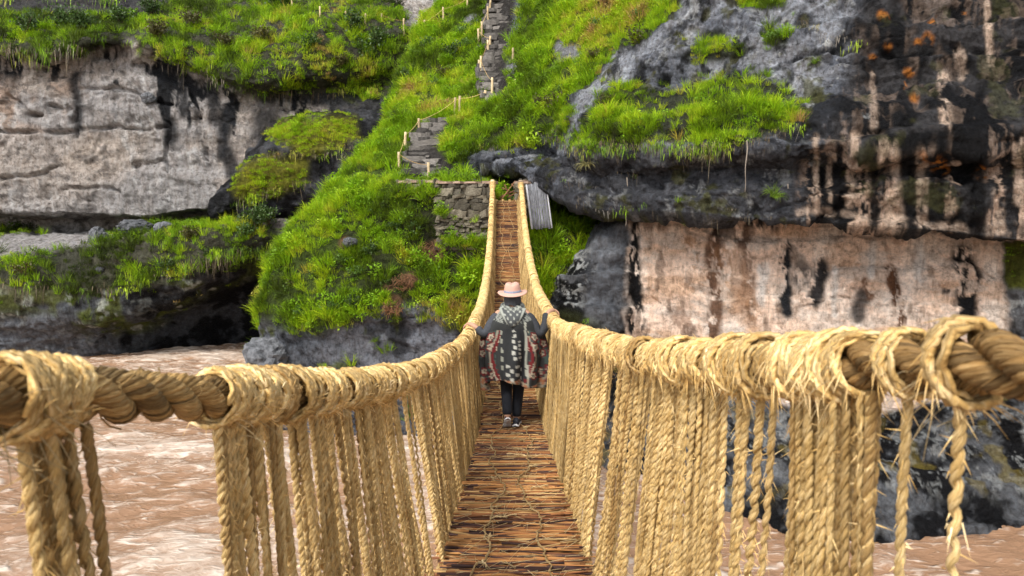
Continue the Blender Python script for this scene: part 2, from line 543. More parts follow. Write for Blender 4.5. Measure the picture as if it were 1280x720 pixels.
# open joints and bedding cracks in the grey face
CRACKS_L = [([(-300, 168), (0, 164), (90, 162), (165, 158), (205, 160)], 2.6), ([(100, 112), (140, 108), (175, 120), (215, 128)], 2.2), ([(92, 100), (95, 170)], 2.6),
            ([(-200, 235), (40, 222), (75, 208)], 2.0), ([(80, 238), (120, 232), (150, 240)], 2.2), ([(205, 120), (212, 175), (205, 215)], 2.0),
            ([(240, 115), (250, 160), (262, 200)], 2.2), ([(60, 130), (80, 140), (95, 135)], 2), ([(165, 205), (205, 198)], 1.8), ([(150, 90), (178, 118)], 2.2), ([(10, 120), (40, 140)], 2.2)]
cr = np.zeros(pxa.shape)
for pts, w_ in CRACKS_L: cr = np.maximum(cr, stroke(wxa, wya, pts, w_, 0.8) * (0.4 + 0.6 * sstep(-0.35, 0.1, fbm(gA * 0.9, 3, 44))))
cave = np.zeros(pxa.shape)
for x_, y_, rx, ry in ((137, 62, 26, 14), (45, 140, 10, 4)): cave = np.maximum(cave, 1 - sstep(0.4, 1.2, np.hypot((wxa - x_) / rx, (wya - y_) / ry)))
gA = gA + normals(gA) * (rock_disp(gA, 0.36, 2.4, 101, 0.30, 1.15) - 0.45 * cr - 0.8 * cave)[..., None]

GRASS_A = [
    [(-400, 18), (180, 22), (230, 2), (330, -5), (480, -10), (520, 40), (500, 90), (470, 122), (400, 116), (330, 122), (290, 112), (250, 92), (200, 70), (165, 52), (120, 62), (60, 72), (0, 66), (-400, 66)],
    [(-400, 305), (0, 318), (60, 312), (130, 300), (200, 285), (260, 275), (345, 275), (350, 300), (330, 330), (240, 345), (190, 360), (100, 372), (30, 360), (-400, 355)],
    [(-400, 282), (40, 284), (52, 291), (0, 296), (-400, 298)],
]
MOSS_A = [
    [(-400, 340), (0, 355), (120, 350), (200, 350), (260, 330), (345, 290), (345, 330), (250, 370), (180, 415), (120, 420), (60, 390), (-400, 390)],
    [(380, 60), (520, 40), (520, 180), (430, 130)],
]
def col_left(g, px, py):
    wx = px + 10 * fbm(g * 0.4, 6, 40, 0.6); wy = py + 8 * fbm(g * 0.4 + 7, 6, 41, 0.6)
    n = fbm(g * np.array([0.22, 0.22, 0.5]), 4, 50)
    c = lerpc(GREY_WARM, (0.37, 0.35, 0.34), sstep(-0.3, 0.3, n))
    warm = poly_mask(wx, wy, [(-400, 90), (120, 95), (130, 160), (-10, 165), (-400, 160)], 20) * sstep(-0.1, 0.35, fbm(g * 0.5 + 3, 3, 51))
    c = lerpc_b(c, (0.40, 0.29, 0.22), warm * 0.8)
    low = poly_mask(wx, wy, [(-400, 165), (150, 172), (110, 250), (-400, 255)], 25)
    c = lerpc_b(c, (0.46, 0.39, 0.33), low * 0.55)
    # pale washed scars
    c = lerpc_b(c, (0.62, 0.60, 0.58), sstep(0.22, 0.34, fbm(g * np.array([0.9, 0.9, 0.4]), 6, 52, 0.62)) * 0.6)
    c = lerpc_b(c, (0.10, 0.09, 0.085), sstep(0.18, 0.30, fbm(g * np.array([1.1, 1.1, 1.5]) + 40, 6, 58, 0.66)) * 0.6)
    # black seepage coming down from the turf
    drip = sstep(0.02, 0.22, fbm(g * np.array([0.9, 0.9, 0.12]), 6, 53, 0.6))
    dz = poly_mask(wx, wy, [(-400, 50), (500, 50), (500, 190), (320, 200), (250, 165), (200, 150), (130, 95), (60, 100), (-400, 105)], 22)
    c = lerpc_b(c, DARK, np.clip(dz * drip * 1.3, 0, 1))
    for pts, w in (([(96, 95), (97, 160)], 6), ([(212, 150), (212, 175)], 8), ([(228, 85), (230, 140)], 7), ([(265, 105), (270, 150)], 8), ([(283, 140), (276, 195)], 7), ([(110, 55), (150, 52)], 7),
                   ([(330, 150), (350, 210)], 18), ([(285, 190), (300, 235)], 10), ([(330, 120), (480, 125)], 10)):
        c = lerpc_b(c, DARK, stroke(wx, wy, pts, w) * 0.9)
    # dark right-hand gully; overhang low down coloured near black, greyer at its left foot
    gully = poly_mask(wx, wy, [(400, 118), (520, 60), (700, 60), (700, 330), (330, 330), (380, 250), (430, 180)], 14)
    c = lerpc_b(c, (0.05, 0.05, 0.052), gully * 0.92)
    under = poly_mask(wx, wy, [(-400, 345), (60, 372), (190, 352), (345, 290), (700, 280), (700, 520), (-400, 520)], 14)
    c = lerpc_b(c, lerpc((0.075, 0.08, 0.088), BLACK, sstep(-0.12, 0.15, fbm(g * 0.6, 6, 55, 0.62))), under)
    greyl = poly_mask(wx, wy, [(-400, 385), (60, 388), (110, 410), (150, 440), (150, 500), (-400, 500)], 14)
    c = lerpc_b(c, (0.17, 0.18, 0.20), greyl * 0.85)
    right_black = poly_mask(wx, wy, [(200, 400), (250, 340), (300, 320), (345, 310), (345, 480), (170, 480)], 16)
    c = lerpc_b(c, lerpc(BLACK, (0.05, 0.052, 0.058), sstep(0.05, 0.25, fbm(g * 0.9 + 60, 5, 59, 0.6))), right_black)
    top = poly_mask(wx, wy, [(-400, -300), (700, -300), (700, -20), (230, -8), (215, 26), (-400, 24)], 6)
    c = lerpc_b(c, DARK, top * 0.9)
    led = poly_mask(wx, wy, [(-400, 292), (40, 292), (110, 290), (122, 300), (60, 315), (-400, 318)], 5)
    c = lerpc_b(c, (0.36, 0.34, 0.33), led)
    gm = np.zeros(px.shape)
    for q in GRASS_A: gm = np.maximum(gm, poly_mask(wx, wy, q, 7))
    gm *= 1 - led * 0.95
    mm = np.zeros(px.shape)
    for q in MOSS_A: mm = np.maximum(mm, poly_mask(wx, wy, q, 12))
    mm *= sstep(-0.15, 0.2, fbm(g * 0.8, 3, 56))
    c = lerpc_b(c, MOSS, mm * 0.85)
    c = lerpc_b(c, SOIL, gm * 0.9)
    lich = sstep(0.25, 0.42, fbm(g * 1.6, 3, 57)) * under * sstep(0.1, 0.5, mm + 0.25 * (1 - right_black))
    c = lerpc_b(c, LICHEN, lich * 0.55)
    return c, dict(grass=gm, moss=mm)

def lerpc_b(c, tgt, t):
    tgt = np.asarray(tgt, np.float32)
    return c + (tgt - c) * np.asarray(t, np.float32)[..., None]

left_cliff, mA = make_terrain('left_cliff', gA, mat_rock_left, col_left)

# ---- mossy outcrop leaning out of the left cliff ------------------------------------
mx_ = [262, 290, 325, 360, 400, 440, 480]
def rowM(py, Y): return [P(a, b, Y if np.isscalar(Y) else Y[i]) for i, (a, b) in enumerate(zip(mx_, py))]
ctrlM = np.array([
    rowM([262, 240, 190, 150, 140, 140, 140], 49),
    rowM([258, 232, 182, 152, 148, 150, 155], 46.2),
    rowM([258, 228, 196, 168, 160, 164, 175], 44.4),
    rowM([262, 236, 212, 190, 182, 186, 198], 43.6),
    rowM([268, 252, 240, 228, 222, 226, 236], 43.4),
    rowM([276, 266, 262, 258, 254, 256, 262], 43.9),
    rowM([288, 284, 284, 284, 284, 286, 290], 45.5),
])
gM = patch(ctrlM, 0.11)
gM = gM + normals(gM) * rock_disp(gM, 0.42, 1.8, 131, 0.35, 0.8)[..., None]
def col_out(g, px, py):
    wx = px + 9 * fbm(g * 0.5, 3, 60); wy = py + 7 * fbm(g * 0.5 + 7, 3, 61)
    c = lerpc(BLACK, (0.07, 0.072, 0.08), sstep(-0.2, 0.3, fbm(g * 0.7, 3, 62)))
    gm = np.maximum(poly_mask(wx, wy, [(325, 150), (440, 145), (452, 175), (400, 192), (380, 196), (340, 172)], 8),
                    poly_mask(wx, wy, [(292, 240), (310, 205), (350, 194), (385, 200), (380, 226), (340, 246), (300, 258)], 8))
    mm = gm * 1.0
    c = lerpc_b(c, (0.15, 0.15, 0.012), mm * 0.9)
    return c, dict(grass=gm, moss=mm)
outcrop, mM = make_terrain('mossy_outcrop', gM, mat_rock_left, col_out)

# ---- hillside that carries the far end of the bridge --------------------------------
B = [
    (-150, [(660, 62), (610, 54), (650, 51), (690, 47), (730, 43), (790, 38), (850, 34), (910, 31), (1010, 29.5)]),
    (-30, [(610, 54), (567, 46), (600, 44), (630, 42), (680, 37), (740, 32), (800, 28.5), (860, 27), (930, 26.5)]),
    (50, [(565, 48), (520, 40), (560, 38.5), (600, 37.3), (640, 35), (690, 31), (740, 28), (790, 26.5), (860, 26.2)]),
    (100, [(545, 45), (500, 36.5), (545, 35.5), (590, 34.2), (630, 32.2), (670, 29.3), (710, 26.9), (750, 26), (820, 26)]),
    (150, [(525, 42), (482, 33), (525, 31.5), (570, 30.6), (610, 29.5), (650, 28), (690, 26.6), (730, 26), (790, 26.2)]),
    (195, [(495, 39), (452, 31), (500, 29), (550, 28.6), (590, 28.2), (630, 28), (670, 27.4), (710, 27.2), (780, 27.6)]),
    (222, [(475, 37), (430, 29.2), (480, 27.6), (535, 27.6), (590, 27.8), (630, 28.2), (670, 28), (710, 28.6), (780, 29)]),
    (233, [(462, 36.5), (420, 28.6), (478, 26.6), (535, 25.9), (590, 25.7), (630, 28), (670, 27.8), (710, 28.6), (780, 29)]),
    (262, [(437, 36), (397, 27.8), (460, 26.2), (520, 25.7), (575, 25.55), (630, 25.6), (670, 26.6), (710, 28), (780, 28.6)]),
    (300, [(402, 35), (363, 27.2), (430, 25.9), (500, 25.5), (560, 25.4), (620, 25.4), (670, 25), (715, 25), (780, 25.6)]),
    (360, [(372, 34), (335, 26.6), (400, 25.4), (470, 25), (540, 24.9), (620, 24.9), (670, 24.6), (715, 24.6), (780, 25.2)]),
    (400, [(364, 34), (328, 26.3), (400, 25.1), (470, 24.7), (540, 24.6), (620, 24.8), (670, 24.7), (715, 24.7), (780, 25.2)]),
    (420, [(363, 34), (327, 26.3), (400, 25.2), (470, 24.9), (540, 25.0), (620, 25.1), (670, 24.8), (715, 24.8), (780, 25.2)]),
    (480, [(361, 34), (326, 26.4), (400, 25.5), (470, 25.2), (540, 25.2), (620, 25.2), (670, 24.9), (715, 24.9), (780, 25.2)]),
    (585, [(366, 35), (333, 26.6), (400, 25.7), (470, 25.5), (540, 25.4), (620, 25.4), (670, 25), (715, 25), (780, 25.2)]),
]
ctrlB = np.array([[P(px, py, Y) for px, Y in row] for py, row in B])
gB = patch(ctrlB, 0.115)
pxb, pyb = proj(gB)
rockB = np.maximum(poly_mask(pxb, pyb, [(300, 402), (400, 418), (440, 402), (470, 386), (520, 380), (560, 398), (600, 425), (640, 430), (690, 420), (800, 400), (800, 640), (300, 640)], 10),
                   poly_mask(pxb, pyb, [(575, 205), (600, 185), (660, 185), (700, 160), (720, 120), (760, 100), (800, 150), (800, 280), (640, 250), (590, 230)], 8))
rockB = np.maximum(rockB, poly_mask(pxb, pyb, [(640, -60), (668, -60), (650, 30), (640, 60), (626, 62), (628, 30)], 5))
rockB = np.maximum(rockB, poly_mask(pxb, pyb, [(696, 205), (708, 165), (720, 122), (758, 82), (808, 46), (850, 14), (872, -60), (930, -60), (905, 18), (845, 72), (792, 102), (765, 108), (737, 132), (716, 175), (716, 205)], 5))
rd = rock_disp(gB, 0.34, 1.7, 171, 0.3, 0.9)
tuss = 0.26 * fbm(gB * 1.1, 4, 180) + 0.10 * sstep(0.0, 0.5, fbm(gB * 0.55, 3, 181))
gB = gB + normals(gB) * (rockB * rd + (1 - rockB) * (tuss + rd * 0.3))[..., None]
STAIR_LO = [(499, 205), (507, 182), (520, 165), (535, 152), (562, 148), (556, 165), (548, 190), (575, 218), (545, 226), (510, 224)]
STAIR_UP = [(600, 125), (597, 90), (606, 60), (604, 20), (612, -60), (650, -60), (642, 20), (633, 70), (633, 120), (618, 128)]
def col_hill(g, px, py):
    wx = px + 7 * fbm(g * 0.6, 3, 70); wy = py + 6 * fbm(g * 0.6 + 7, 3, 71)
    gm = 1 - rockB
    stair = np.maximum(poly_mask(px, py, STAIR_LO, 3), poly_mask(px, py, STAIR_UP, 3))
    bare = np.zeros(px.shape)
    for cx_, cy_, r in ((540, 314, 17), (512, 348, 11), (497, 375, 8), (486, 360, 8), (712, 66, 14), (700, 62, 10), (640, 84, 10), (432, 303, 9), (588, 22, 8), (596, 60, 6)):
        bare = np.maximum(bare, 1 - sstep(0.6, 1.3, np.hypot(wx - cx_, (wy - cy_) * 1.2) / r))
    c = lerpc((0.11, 0.12, 0.14), (0.20, 0.21, 0.24), sstep(-0.2, 0.35, fbm(g * 0.5, 4, 72)))
    c = lerpc_b(c, DARK, sstep(0.1, 0.4, fbm(g * np.array([1.2, 1.2, 0.5]), 3, 73)) * 0.8)
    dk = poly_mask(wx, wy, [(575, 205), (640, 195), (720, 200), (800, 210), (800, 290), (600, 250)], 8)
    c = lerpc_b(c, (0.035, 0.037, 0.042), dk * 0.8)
    cl = sstep(-0.3, 0.3, fbm(g * 0.5, 3, 74))
    c = lerpc_b(c, lerpc(SOIL, TURF, cl), gm)
    brown = bare * (py > 280)
    c = lerpc_b(c, (0.14, 0.075, 0.04), brown)
    c = lerpc_b(c, (0.22, 0.22, 0.24), bare * (py < 280) * 0.9)
    c = lerpc_b(c, (0.045, 0.04, 0.036), stair)
    left_dark = poly_mask(wx, wy, [(300, 400), (345, 400), (345, 640), (300, 640)], 10)
    c = lerpc_b(c, (0.14, 0.145, 0.16), left_dark * 0.6)
    spots = sstep(0.32, 0.45, fbm(g * 1.3, 3, 75)) * rockB * (py > 360)
    c = lerpc_b(c, MOSS, spots * 0.8)
    gm = gm * (1 - bare * 0.9) * (1 - stair)
    gm = np.maximum(gm, spots * 0.4)
    return c, dict(grass=gm, bare=bare)
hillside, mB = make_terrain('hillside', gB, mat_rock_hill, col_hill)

# ---- right-hand overhanging cliff ---------------------------------------------------
lipx = np.array([600, 650, 700, 760, 850, 950, 1050, 1150, 1280, 1420, 1650.])
lipy = np.array([212, 214, 246, 262, 264, 274, 280, 286, 300, 312, 330.])
lipY = np.array([27.6, 26.0, 24.2, 23.0, 21.5, 20.4, 19.7, 19.2, 18.7, 18.2, 17.2])
rows = []
def fY(px): return np.interp(px, lipx, lipY)
L = np.array([P(a, b, c) for a, b, c in zip(lipx, lipy, lipY)])
rowsC = []
for py, left, dY in ((-280, 1010, 6.5), (-110, 905, 4.0), (-10, 835, 2.5), (50, 775, 1.7), (92, 742, 1.35), (118, 715, 0.9), (150, 700, 0.0), (180, 692, -0.15), (205, 680, 0.25)):
    pp = left + (lipx - 600) * (1650 - left) / 1050.0
    yy = fY(pp) + dY
    if py in (118, 150, 180):
        yy = yy - 0.45 * np.exp(-((pp - 860) / 150) ** 2) * (1 if py >= 150 else 0.2)
    yy[0] += 2.5
    rowsC.append([P(a, py, c) for a, c in zip(pp, yy)])
fr = 0.5
rowsC.append([P(a, 0.5 * (205 + b), c + 0.1) for a, b, c in zip(np.maximum(lipx, 640), lipy, lipY)])
rowsC.append(list(L))
rowsC.append(list(L + np.array([0, 1.6, 0.22])))
rowsC.append(list(L + np.array([0, 4.2, 0.15])))
rowsC.append(list(L + np.array([0, 7.0, -0.6])))
ctrlC = np.array(rowsC)
gC = patch(ctrlC, 0.046)
pxc, pyc = proj(gC)
gC = gC + normals(gC) * (rock_disp(gC, 0.42, 1.9, 201, 0.6, 1.0))[..., None]
SLAB = [(696, 205), (708, 165), (720, 122), (758, 82), (808, 46), (850, 14), (872, -60), (930, -60), (905, 18), (845, 72), (792, 102), (765, 108), (737, 132), (716, 175), (716, 205)]
GRASS_C = [
    [(690, 165), (715, 135), (740, 125), (770, 100), (810, 112), (850, 110), (900, 94), (950, 92), (985, 108), (1008, 132), (1000, 155), (950, 172), (900, 180), (868, 176), (820, 178), (770, 178), (735, 190), (705, 188)],
    [(620, 130), (720, 120), (700, 160), (690, 175), (650, 190), (600, 185)],
    [(640, -80), (880, -80), (862, 10), (835, 22), (805, 50), (770, 66), (745, 92), (716, 118), (700, 140), (640, 140), (640, 40)],
    [(950, 42), (966, 36), (988, 42), (985, 58), (960, 62)],
    [(915, -30), (990, -30), (985, 6), (940, 14), (915, 4)],
    [(850, 58), (900, 52), (930, 62), (925, 74), (880, 78), (852, 70)],
]
def col_rc(g, px, py):
    wx = px + 11 * fbm(g * 0.9, 6, 80, 0.6); wy = py + 9 * fbm(g * 0.9 + 7, 6, 81, 0.6)
    c = lerpc((0.13, 0.14, 0.165), (0.30, 0.31, 0.34), sstep(-0.15, 0.35, fbm(g * 0.8, 4, 82)))
    c = lerpc_b(c, DARK, sstep(0.02, 0.16, fbm(g * np.array([1.1, 1.1, 0.6]) + 4, 6, 83, 0.62)) * 0.9)
    slab = poly_mask(wx, wy, [(880, -40), (1080, -40), (1060, 40), (1020, 90), (1000, 140), (960, 90), (860, 60), (800, 80), (760, 130), (715, 190), (690, 200), (730, 110), (820, 40)], 7)
    c = lerpc_b(c, (0.36, 0.38, 0.42), slab * 0.75 * sstep(-0.35, 0.15, fbm(g * 1.1 + 3, 4, 84)))
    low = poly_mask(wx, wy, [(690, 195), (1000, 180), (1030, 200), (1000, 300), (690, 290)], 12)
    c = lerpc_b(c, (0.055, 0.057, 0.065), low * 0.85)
    # right half: black wet tuff with beige washed runs
    rb = poly_mask(wx, wy, [(1040, 150), (1070, 60), (1085, -400), (2000, -400), (2000, 400), (1000, 400), (1005, 190)], 16)
    c = lerpc_b(c, lerpc(BLACK, (0.05, 0.048, 0.05), sstep(-0.1, 0.4, fbm(g * 1.4, 4, 85))), rb)
    wxs = px + 6 * fbm(g * np.array([2.2, 2.2, 0.5]), 5, 92, 0.6); wys = py + 9 * fbm(g * np.array([3.0, 3.0, 0.8]), 4, 93, 0.6)
    run = sstep(0.05, 0.14, fbm(g * np.array([2.8, 2.8, 0.13]), 5, 86, 0.6)) * sstep(-0.2, 0.1, fbm(g * np.array([0.8, 0.8, 0.5]) + 3, 4, 94))
    low2 = sstep(150, 260, wy) * 0.9 + 0.22
    c = lerpc_b(c, (0.50, 0.36, 0.27), np.clip(run * rb * low2, 0, 1))
    for pts, w, a in (([(1020, 172), (1022, 262)], 5, .8), ([(1070, 170), (1064, 255)], 7, .9), ([(1108, 180), (1118, 285)], 14, 1), ([(1180, 95), (1183, 165)], 9, 1), ([(1235, 2), (1238, 78)], 6, .9),
                      ([(1200, 62), (1204, 95)], 9, .6), ([(1150, 190), (1152, 280)], 9, .7), ([(1248, 200), (1250, 290)], 9, .7), ([(1272, 180), (1278, 300)], 8, .9), ([(1040, 190), (1036, 250)], 4, .7), ([(1090, 95), (1092, 160)], 6, .5),
                      ([(1000, 262), (1280, 292)], 6, .45), ([(1330, 100), (1335, 300)], 15, .8), ([(1420, 0), (1430, 300)], 18, .8)):
        c = lerpc_b(c, (0.62, 0.47, 0.36), stroke(wxs, wys, pts, w * .8, 0.5) * a * sstep(-0.25, 0.0, fbm(g * np.array([2.2, 2.2, .7]), 5, 87, 0.6)))
    for pts, w in (([(1092, 190), (1094, 285)], 7), ([(1140, 200), (1138, 290)], 7), ([(1220, 190), (1222, 296)], 15), ([(1048, 180), (1048, 270)], 5), ([(1178, 170), (1172, 270)], 8)):
        c = lerpc_b(c, BLACK, stroke(wxs, wys, pts, w * .8, 0.5) * 0.95)
    for ox, oy, r in ((1165, 28, 6), (1160, 50, 9), (1146, 55, 6), (1136, 88, 8), (1143, 122, 7), (1136, 90, 7), (1128, 106, 5), (1172, 203, 12), (1180, 212, 8), (1228, 216, 10), (1092, 72, 6), (1155, 195, 7), (1105, 18, 8), (1200, 20, 5), (1112, 60, 6)):
        spot = (1 - sstep(0.3, 1.25, np.hypot(wx - ox, wy - oy) / r)) * sstep(-0.12, 0.05, fbm(g * 4.5, 4, 88, 0.6))
        c = lerpc_b(c, ORANGE, spot * 0.9)
    lich = sstep(0.16, 0.26, fbm(g * 2.0, 6, 89, 0.65)) * np.clip(poly_mask(wx, wy, [(960, 20), (1050, 0), (1060, 130), (1090, 160), (980, 170)], 16) + 0.5 * slab + 0.35 * low, 0, 1)
    c = lerpc_b(c, (0.50, 0.51, 0.50), lich * 0.85)
    mo = sstep(0.16, 0.3, fbm(g * 1.1 + 8, 6, 90, 0.6)) * np.clip(1 - 0.45 * rb, 0, 1)
    c = lerpc_b(c, (0.07, 0.07, 0.018), mo * 0.75)
    gm = np.zeros(px.shape)
    for q in GRASS_C: gm = np.maximum(gm, poly_mask(wx, wy, q, 6))
    gm *= 1 - poly_mask(wx, wy, SLAB, 5)
    und = sstep(0, 1.0, g[..., 1] - np.interp(px, lipx, lipY)) * (py > 240)
    c = lerpc_b(c, SOIL, gm * 0.9)
    return c, dict(grass=gm * (1 - und), moss=mo)
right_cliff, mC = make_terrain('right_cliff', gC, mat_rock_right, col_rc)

# ---- right-hand lower wall, washed pink, with the dark boulder face at its left end -----
dx = np.array([640, 685, 730, 770, 795, 830, 900, 1000, 1100, 1200, 1252, 1275, 1400, 1650.])
topy = np.array([440, 372, 318, 282, 262, 262, 262, 268, 274, 280, 284, 290, 296, 300.])
topY = np.array([25.0, 24.4, 24.1, 23.8, 23.8, 23.2, 22.4, 21.8, 21.2, 20.7, 20.4, 19.9, 19.6, 19.0])
mid1 = np.array([24.6, 23.9, 23.4, 23.2, 23.4, 23.0, 22.1, 21.5, 20.9, 20.4, 20.1, 19.6, 19.3, 18.8])
mid2 = np.array([24.4, 23.6, 23.0, 22.9, 23.0, 22.7, 21.8, 21.1, 20.6, 20.1, 19.9, 19.4, 19.1, 18.7])
low1 = np.array([24.6, 23.6, 22.7, 22.2, 22.2, 21.9, 21.0, 20.0, 19.6, 19.6, 19.5, 19.3, 19.0, 18.6])
foot = np.array([25.0, 23.8, 22.4, 21.2, 20.6, 19.8, 18.2, 16.4, 16.2, 16.8, 17.2, 17.4, 17.6, 17.6])
def rowD(py, Y): return [P(a, b, c) for a, b, c in zip(dx, np.broadcast_to(py, dx.shape), Y)]
footz = [np.array([(a - 640) / F_PX * Y * 1.04, Y, WATER - 0.7]) for a, Y in zip(dx, foot)]
ctrlD = np.array([
    rowD(topy - np.array([2, 4, 6, 6] + [10] * 10), topY + np.array([2.2, 2.2, 2.2, 2.0] + [1.5] * 10)),
    rowD(topy, topY),
    rowD(topy * 0.6 + 360 * 0.4 + np.array([20, 10, 0, 0] + [0] * 10), 0.4 * topY + 0.6 * mid1),
    rowD(np.maximum(370, topy + 30), mid1),
    rowD(np.maximum(430, topy + 50), mid2),
    rowD(495, 0.7 * mid2 + 0.3 * low1),
    rowD(560, low1),
    [0.5 * (np.array(P(a, 560, l)) + f) + np.array([0, -0.25, 0]) for a, l, f in zip(dx, low1, footz)],
    footz,
])
gD = patch(ctrlD, 0.046)
pxd, pyd = proj(gD)
boulder = poly_mask(pxd, pyd, [(600, 250), (775, 255), (788, 300), (786, 460), (600, 520)], 6)
lowd = sstep(470, 530, pyd)
rgh = np.clip(0.42 + boulder * 0.5 + lowd * 0.45, 0, 1)
smooth_d = rock_disp(gD, 0.30, 1.5, 231, 0.9, 0.6)
wxd = pxd + 6 * fbm(gD * 1.1, 3, 46); wyd = pyd + 5 * fbm(gD * 1.1 + 5, 3, 47)
crd = np.zeros(pxd.shape)
for pts, w_ in (([(860, 292), (900, 300), (960, 296)], 1.6), ([(960, 285), (968, 272), (985, 276)], 1.6), ([(1030, 340), (1060, 330), (1110, 336)], 1.5), ([(1000, 382), (1050, 372), (1090, 378)], 1.4), ([(1105, 300), (1120, 345), (1130, 420)], 1.4), ([(1180, 318), (1215, 330), (1245, 352)], 1.5), ([(815, 372), (850, 396)], 1.4)):
    crd = np.maximum(crd, stroke(wxd, wyd, pts, w_, 0.8) * (0.3 + 0.7 * sstep(-0.35, 0.1, fbm(gD * 1.5, 3, 48))))
lump = np.zeros(pxd.shape)
for x_, y_, rx, ry in ((1045, 305, 20, 10), (1015, 400, 26, 14), (1120, 300, 14, 12), (930, 280, 16, 8), (960, 282, 14, 8), (1185, 345, 24, 16), (870, 350, 26, 18), (1070, 350, 22, 12)): lump = np.maximum(lump, 1 - sstep(0.2, 1.2, np.hypot((wxd - x_) / rx, (wyd - y_) / ry)))
gD = gD + normals(gD) * (rgh * smooth_d * 1.15 - 0.10 * crd + 0.12 * lump)[..., None]
def col_rl(g, px, py):
    wx = px + 14 * fbm(g * 0.8, 6, 100, 0.6); wy = py + 10 * fbm(g * 0.8 + 7, 6, 101, 0.6)
    brk = sstep(-0.16, 0.02, fbm(g * np.array([2.6, 2.6, 1.2]), 6, 106, 0.65))
    c = lerpc(PINK, (0.86, 0.72, 0.61), sstep(-0.1, 0.4, fbm(g * np.array([1.2, 1.2, 0.5]), 4, 102)))
    c = lerpc_b(c, (0.58, 0.36, 0.22), sstep(0.05, 0.4, fbm(g * np.array([0.8, 0.8, 1.6]) + 9, 4, 103)) * 0.6)
    c = lerpc_b(c, (0.56, 0.49, 0.43), sstep(0.08, 0.25, fbm(g * np.array([0.9, 0.9, 2.2]) + 19, 6, 104, 0.6)) * 0.55)
    for pts, w_ in (([(790, 290), (950, 318), (1100, 312), (1250, 330)], 3), ([(800, 372), (1000, 368), (1250, 386)], 2.4), ([(800, 420), (1000, 412), (1250, 425)], 3)): c = lerpc_b(c, (0.42, 0.27, 0.18), stroke(wx, wy, pts, w_, .9) * 0.15 * brk)
    c = lerpc_b(c, (0.12, 0.075, 0.05), sstep(0.30, 0.5, fbm(g * np.array([2.6, 2.6, 1.2]) + 29, 3, 105)) * 0.55)
    BR = (0.13, 0.06, 0.03)
    for pts, w, cc, a in (([(888, 268), (893, 340), (890, 420)], 9, BR, .8), ([(895, 285), (930, 300)], 10, DARK, .6), ([(930, 290), (934, 380)], 8, BR, .55),
                       ([(978, 305), (977, 345), (983, 390)], 7, DARK, .9), ([(1000, 335), (1000, 350)], 10, DARK, .7), ([(1025, 328), (1018, 372)], 9, DARK, .85), ([(1076, 370), (1076, 395)], 9, DARK, .75),
                       ([(1118, 338), (1120, 375), (1133, 420)], 6, BR, .95), ([(1203, 318), (1214, 350), (1212, 400)], 13, BLACK, .95), ([(880, 272), (965, 282)], 7, DARK, .85),
                       ([(1085, 352), (1088, 372)], 5, BR, .8), ([(845, 395), (870, 420)], 10, BR, .5), ([(1186, 364), (1194, 362)], 5, DARK, .8), ([(792, 280), (796, 420)], 7, BLACK, .9), ([(812, 280), (830, 286)], 6, BR, .5),
                       ([(1118, 290), (1124, 300)], 6, BR, .5), ([(860, 300), (864, 330)], 8, (0.35, 0.17, 0.07), .6), ([(908, 320), (940, 400)], 14, (0.36, 0.18, 0.08), .45)):
        c = lerpc_b(c, cc, np.clip(stroke(wx, wy, pts, w * 1.15, 0.5) * a * brk * 1.15, 0, 1))
    for pts, w in (([(1043, 330), (1043, 390)], 4), ([(1092, 305), (1094, 345)], 5), ([(952, 330), (950, 380)], 5), ([(1148, 300), (1150, 350)], 5)):
        c = lerpc_b(c, (0.68, 0.64, 0.60), stroke(wx, wy, pts, w) * 0.7)
    # dark foot of the wall and the boulder
    dk = np.maximum(poly_mask(wx, wy, [(600, 240), (776, 255), (786, 300), (784, 440), (850, 462), (960, 500), (1080, 520), (1180, 500), (1250, 470), (1500, 460), (1800, 460), (1800, 900), (600, 900)], 5),
                    poly_mask(wx, wy, [(1256, 300), (1800, 290), (1800, 600), (1262, 600)], 5))
    d = lerpc(BLACK, (0.10, 0.104, 0.112), sstep(-0.12, 0.22, fbm(g * np.array([1.0, 1.0, 1.3]), 6, 107, 0.62)))
    d = lerpc_b(d, (0.17, 0.175, 0.18), sstep(0.25, 0.5, fbm(g * 1.3 + 50, 4, 108)) * 0.8)
    lic = sstep(0.08, 0.2, fbm(g * 2.4 + 11, 6, 109, 0.65)) * (1 - sstep(600, 640, wy)) * np.clip(poly_mask(wx, wy, [(660, 320), (725, 290), (735, 330), (720, 440), (660, 440)], 14) + 0.55 * (wx > 850), 0, 1)
    d = lerpc_b(d, (0.36, 0.37, 0.36), lic * 0.9)
    d = lerpc_b(d, (0.16, 0.12, 0.02), sstep(0.2, 0.4, fbm(g * 1.7 + 21, 3, 110)) * 0.55 * (wy > 440) * (1 - sstep(600, 640, wy)))
    blue = poly_mask(wx, wy, [(735, 290), (780, 275), (785, 350), (770, 400), (730, 380)], 14)
    d = lerpc_b(d, (0.15, 0.16, 0.18), blue * 0.7)
    c = c + (d - c) * dk[..., None]
    gm = poly_mask(wx, wy, [(690, 385), (740, 398), (770, 420), (740, 440), (690, 430)], 8) * 0.25 + poly_mask(wx, wy, [(1258, 305), (1330, 300), (1330, 365), (1262, 360)], 5)
    c = lerpc_b(c, (0.075, 0.085, 0.012), np.clip(gm * 1.4, 0, 1))
    return c, dict(grass=gm)
right_wall, mD = make_terrain('right_wall', gD, mat_rock_wall, col_rl)

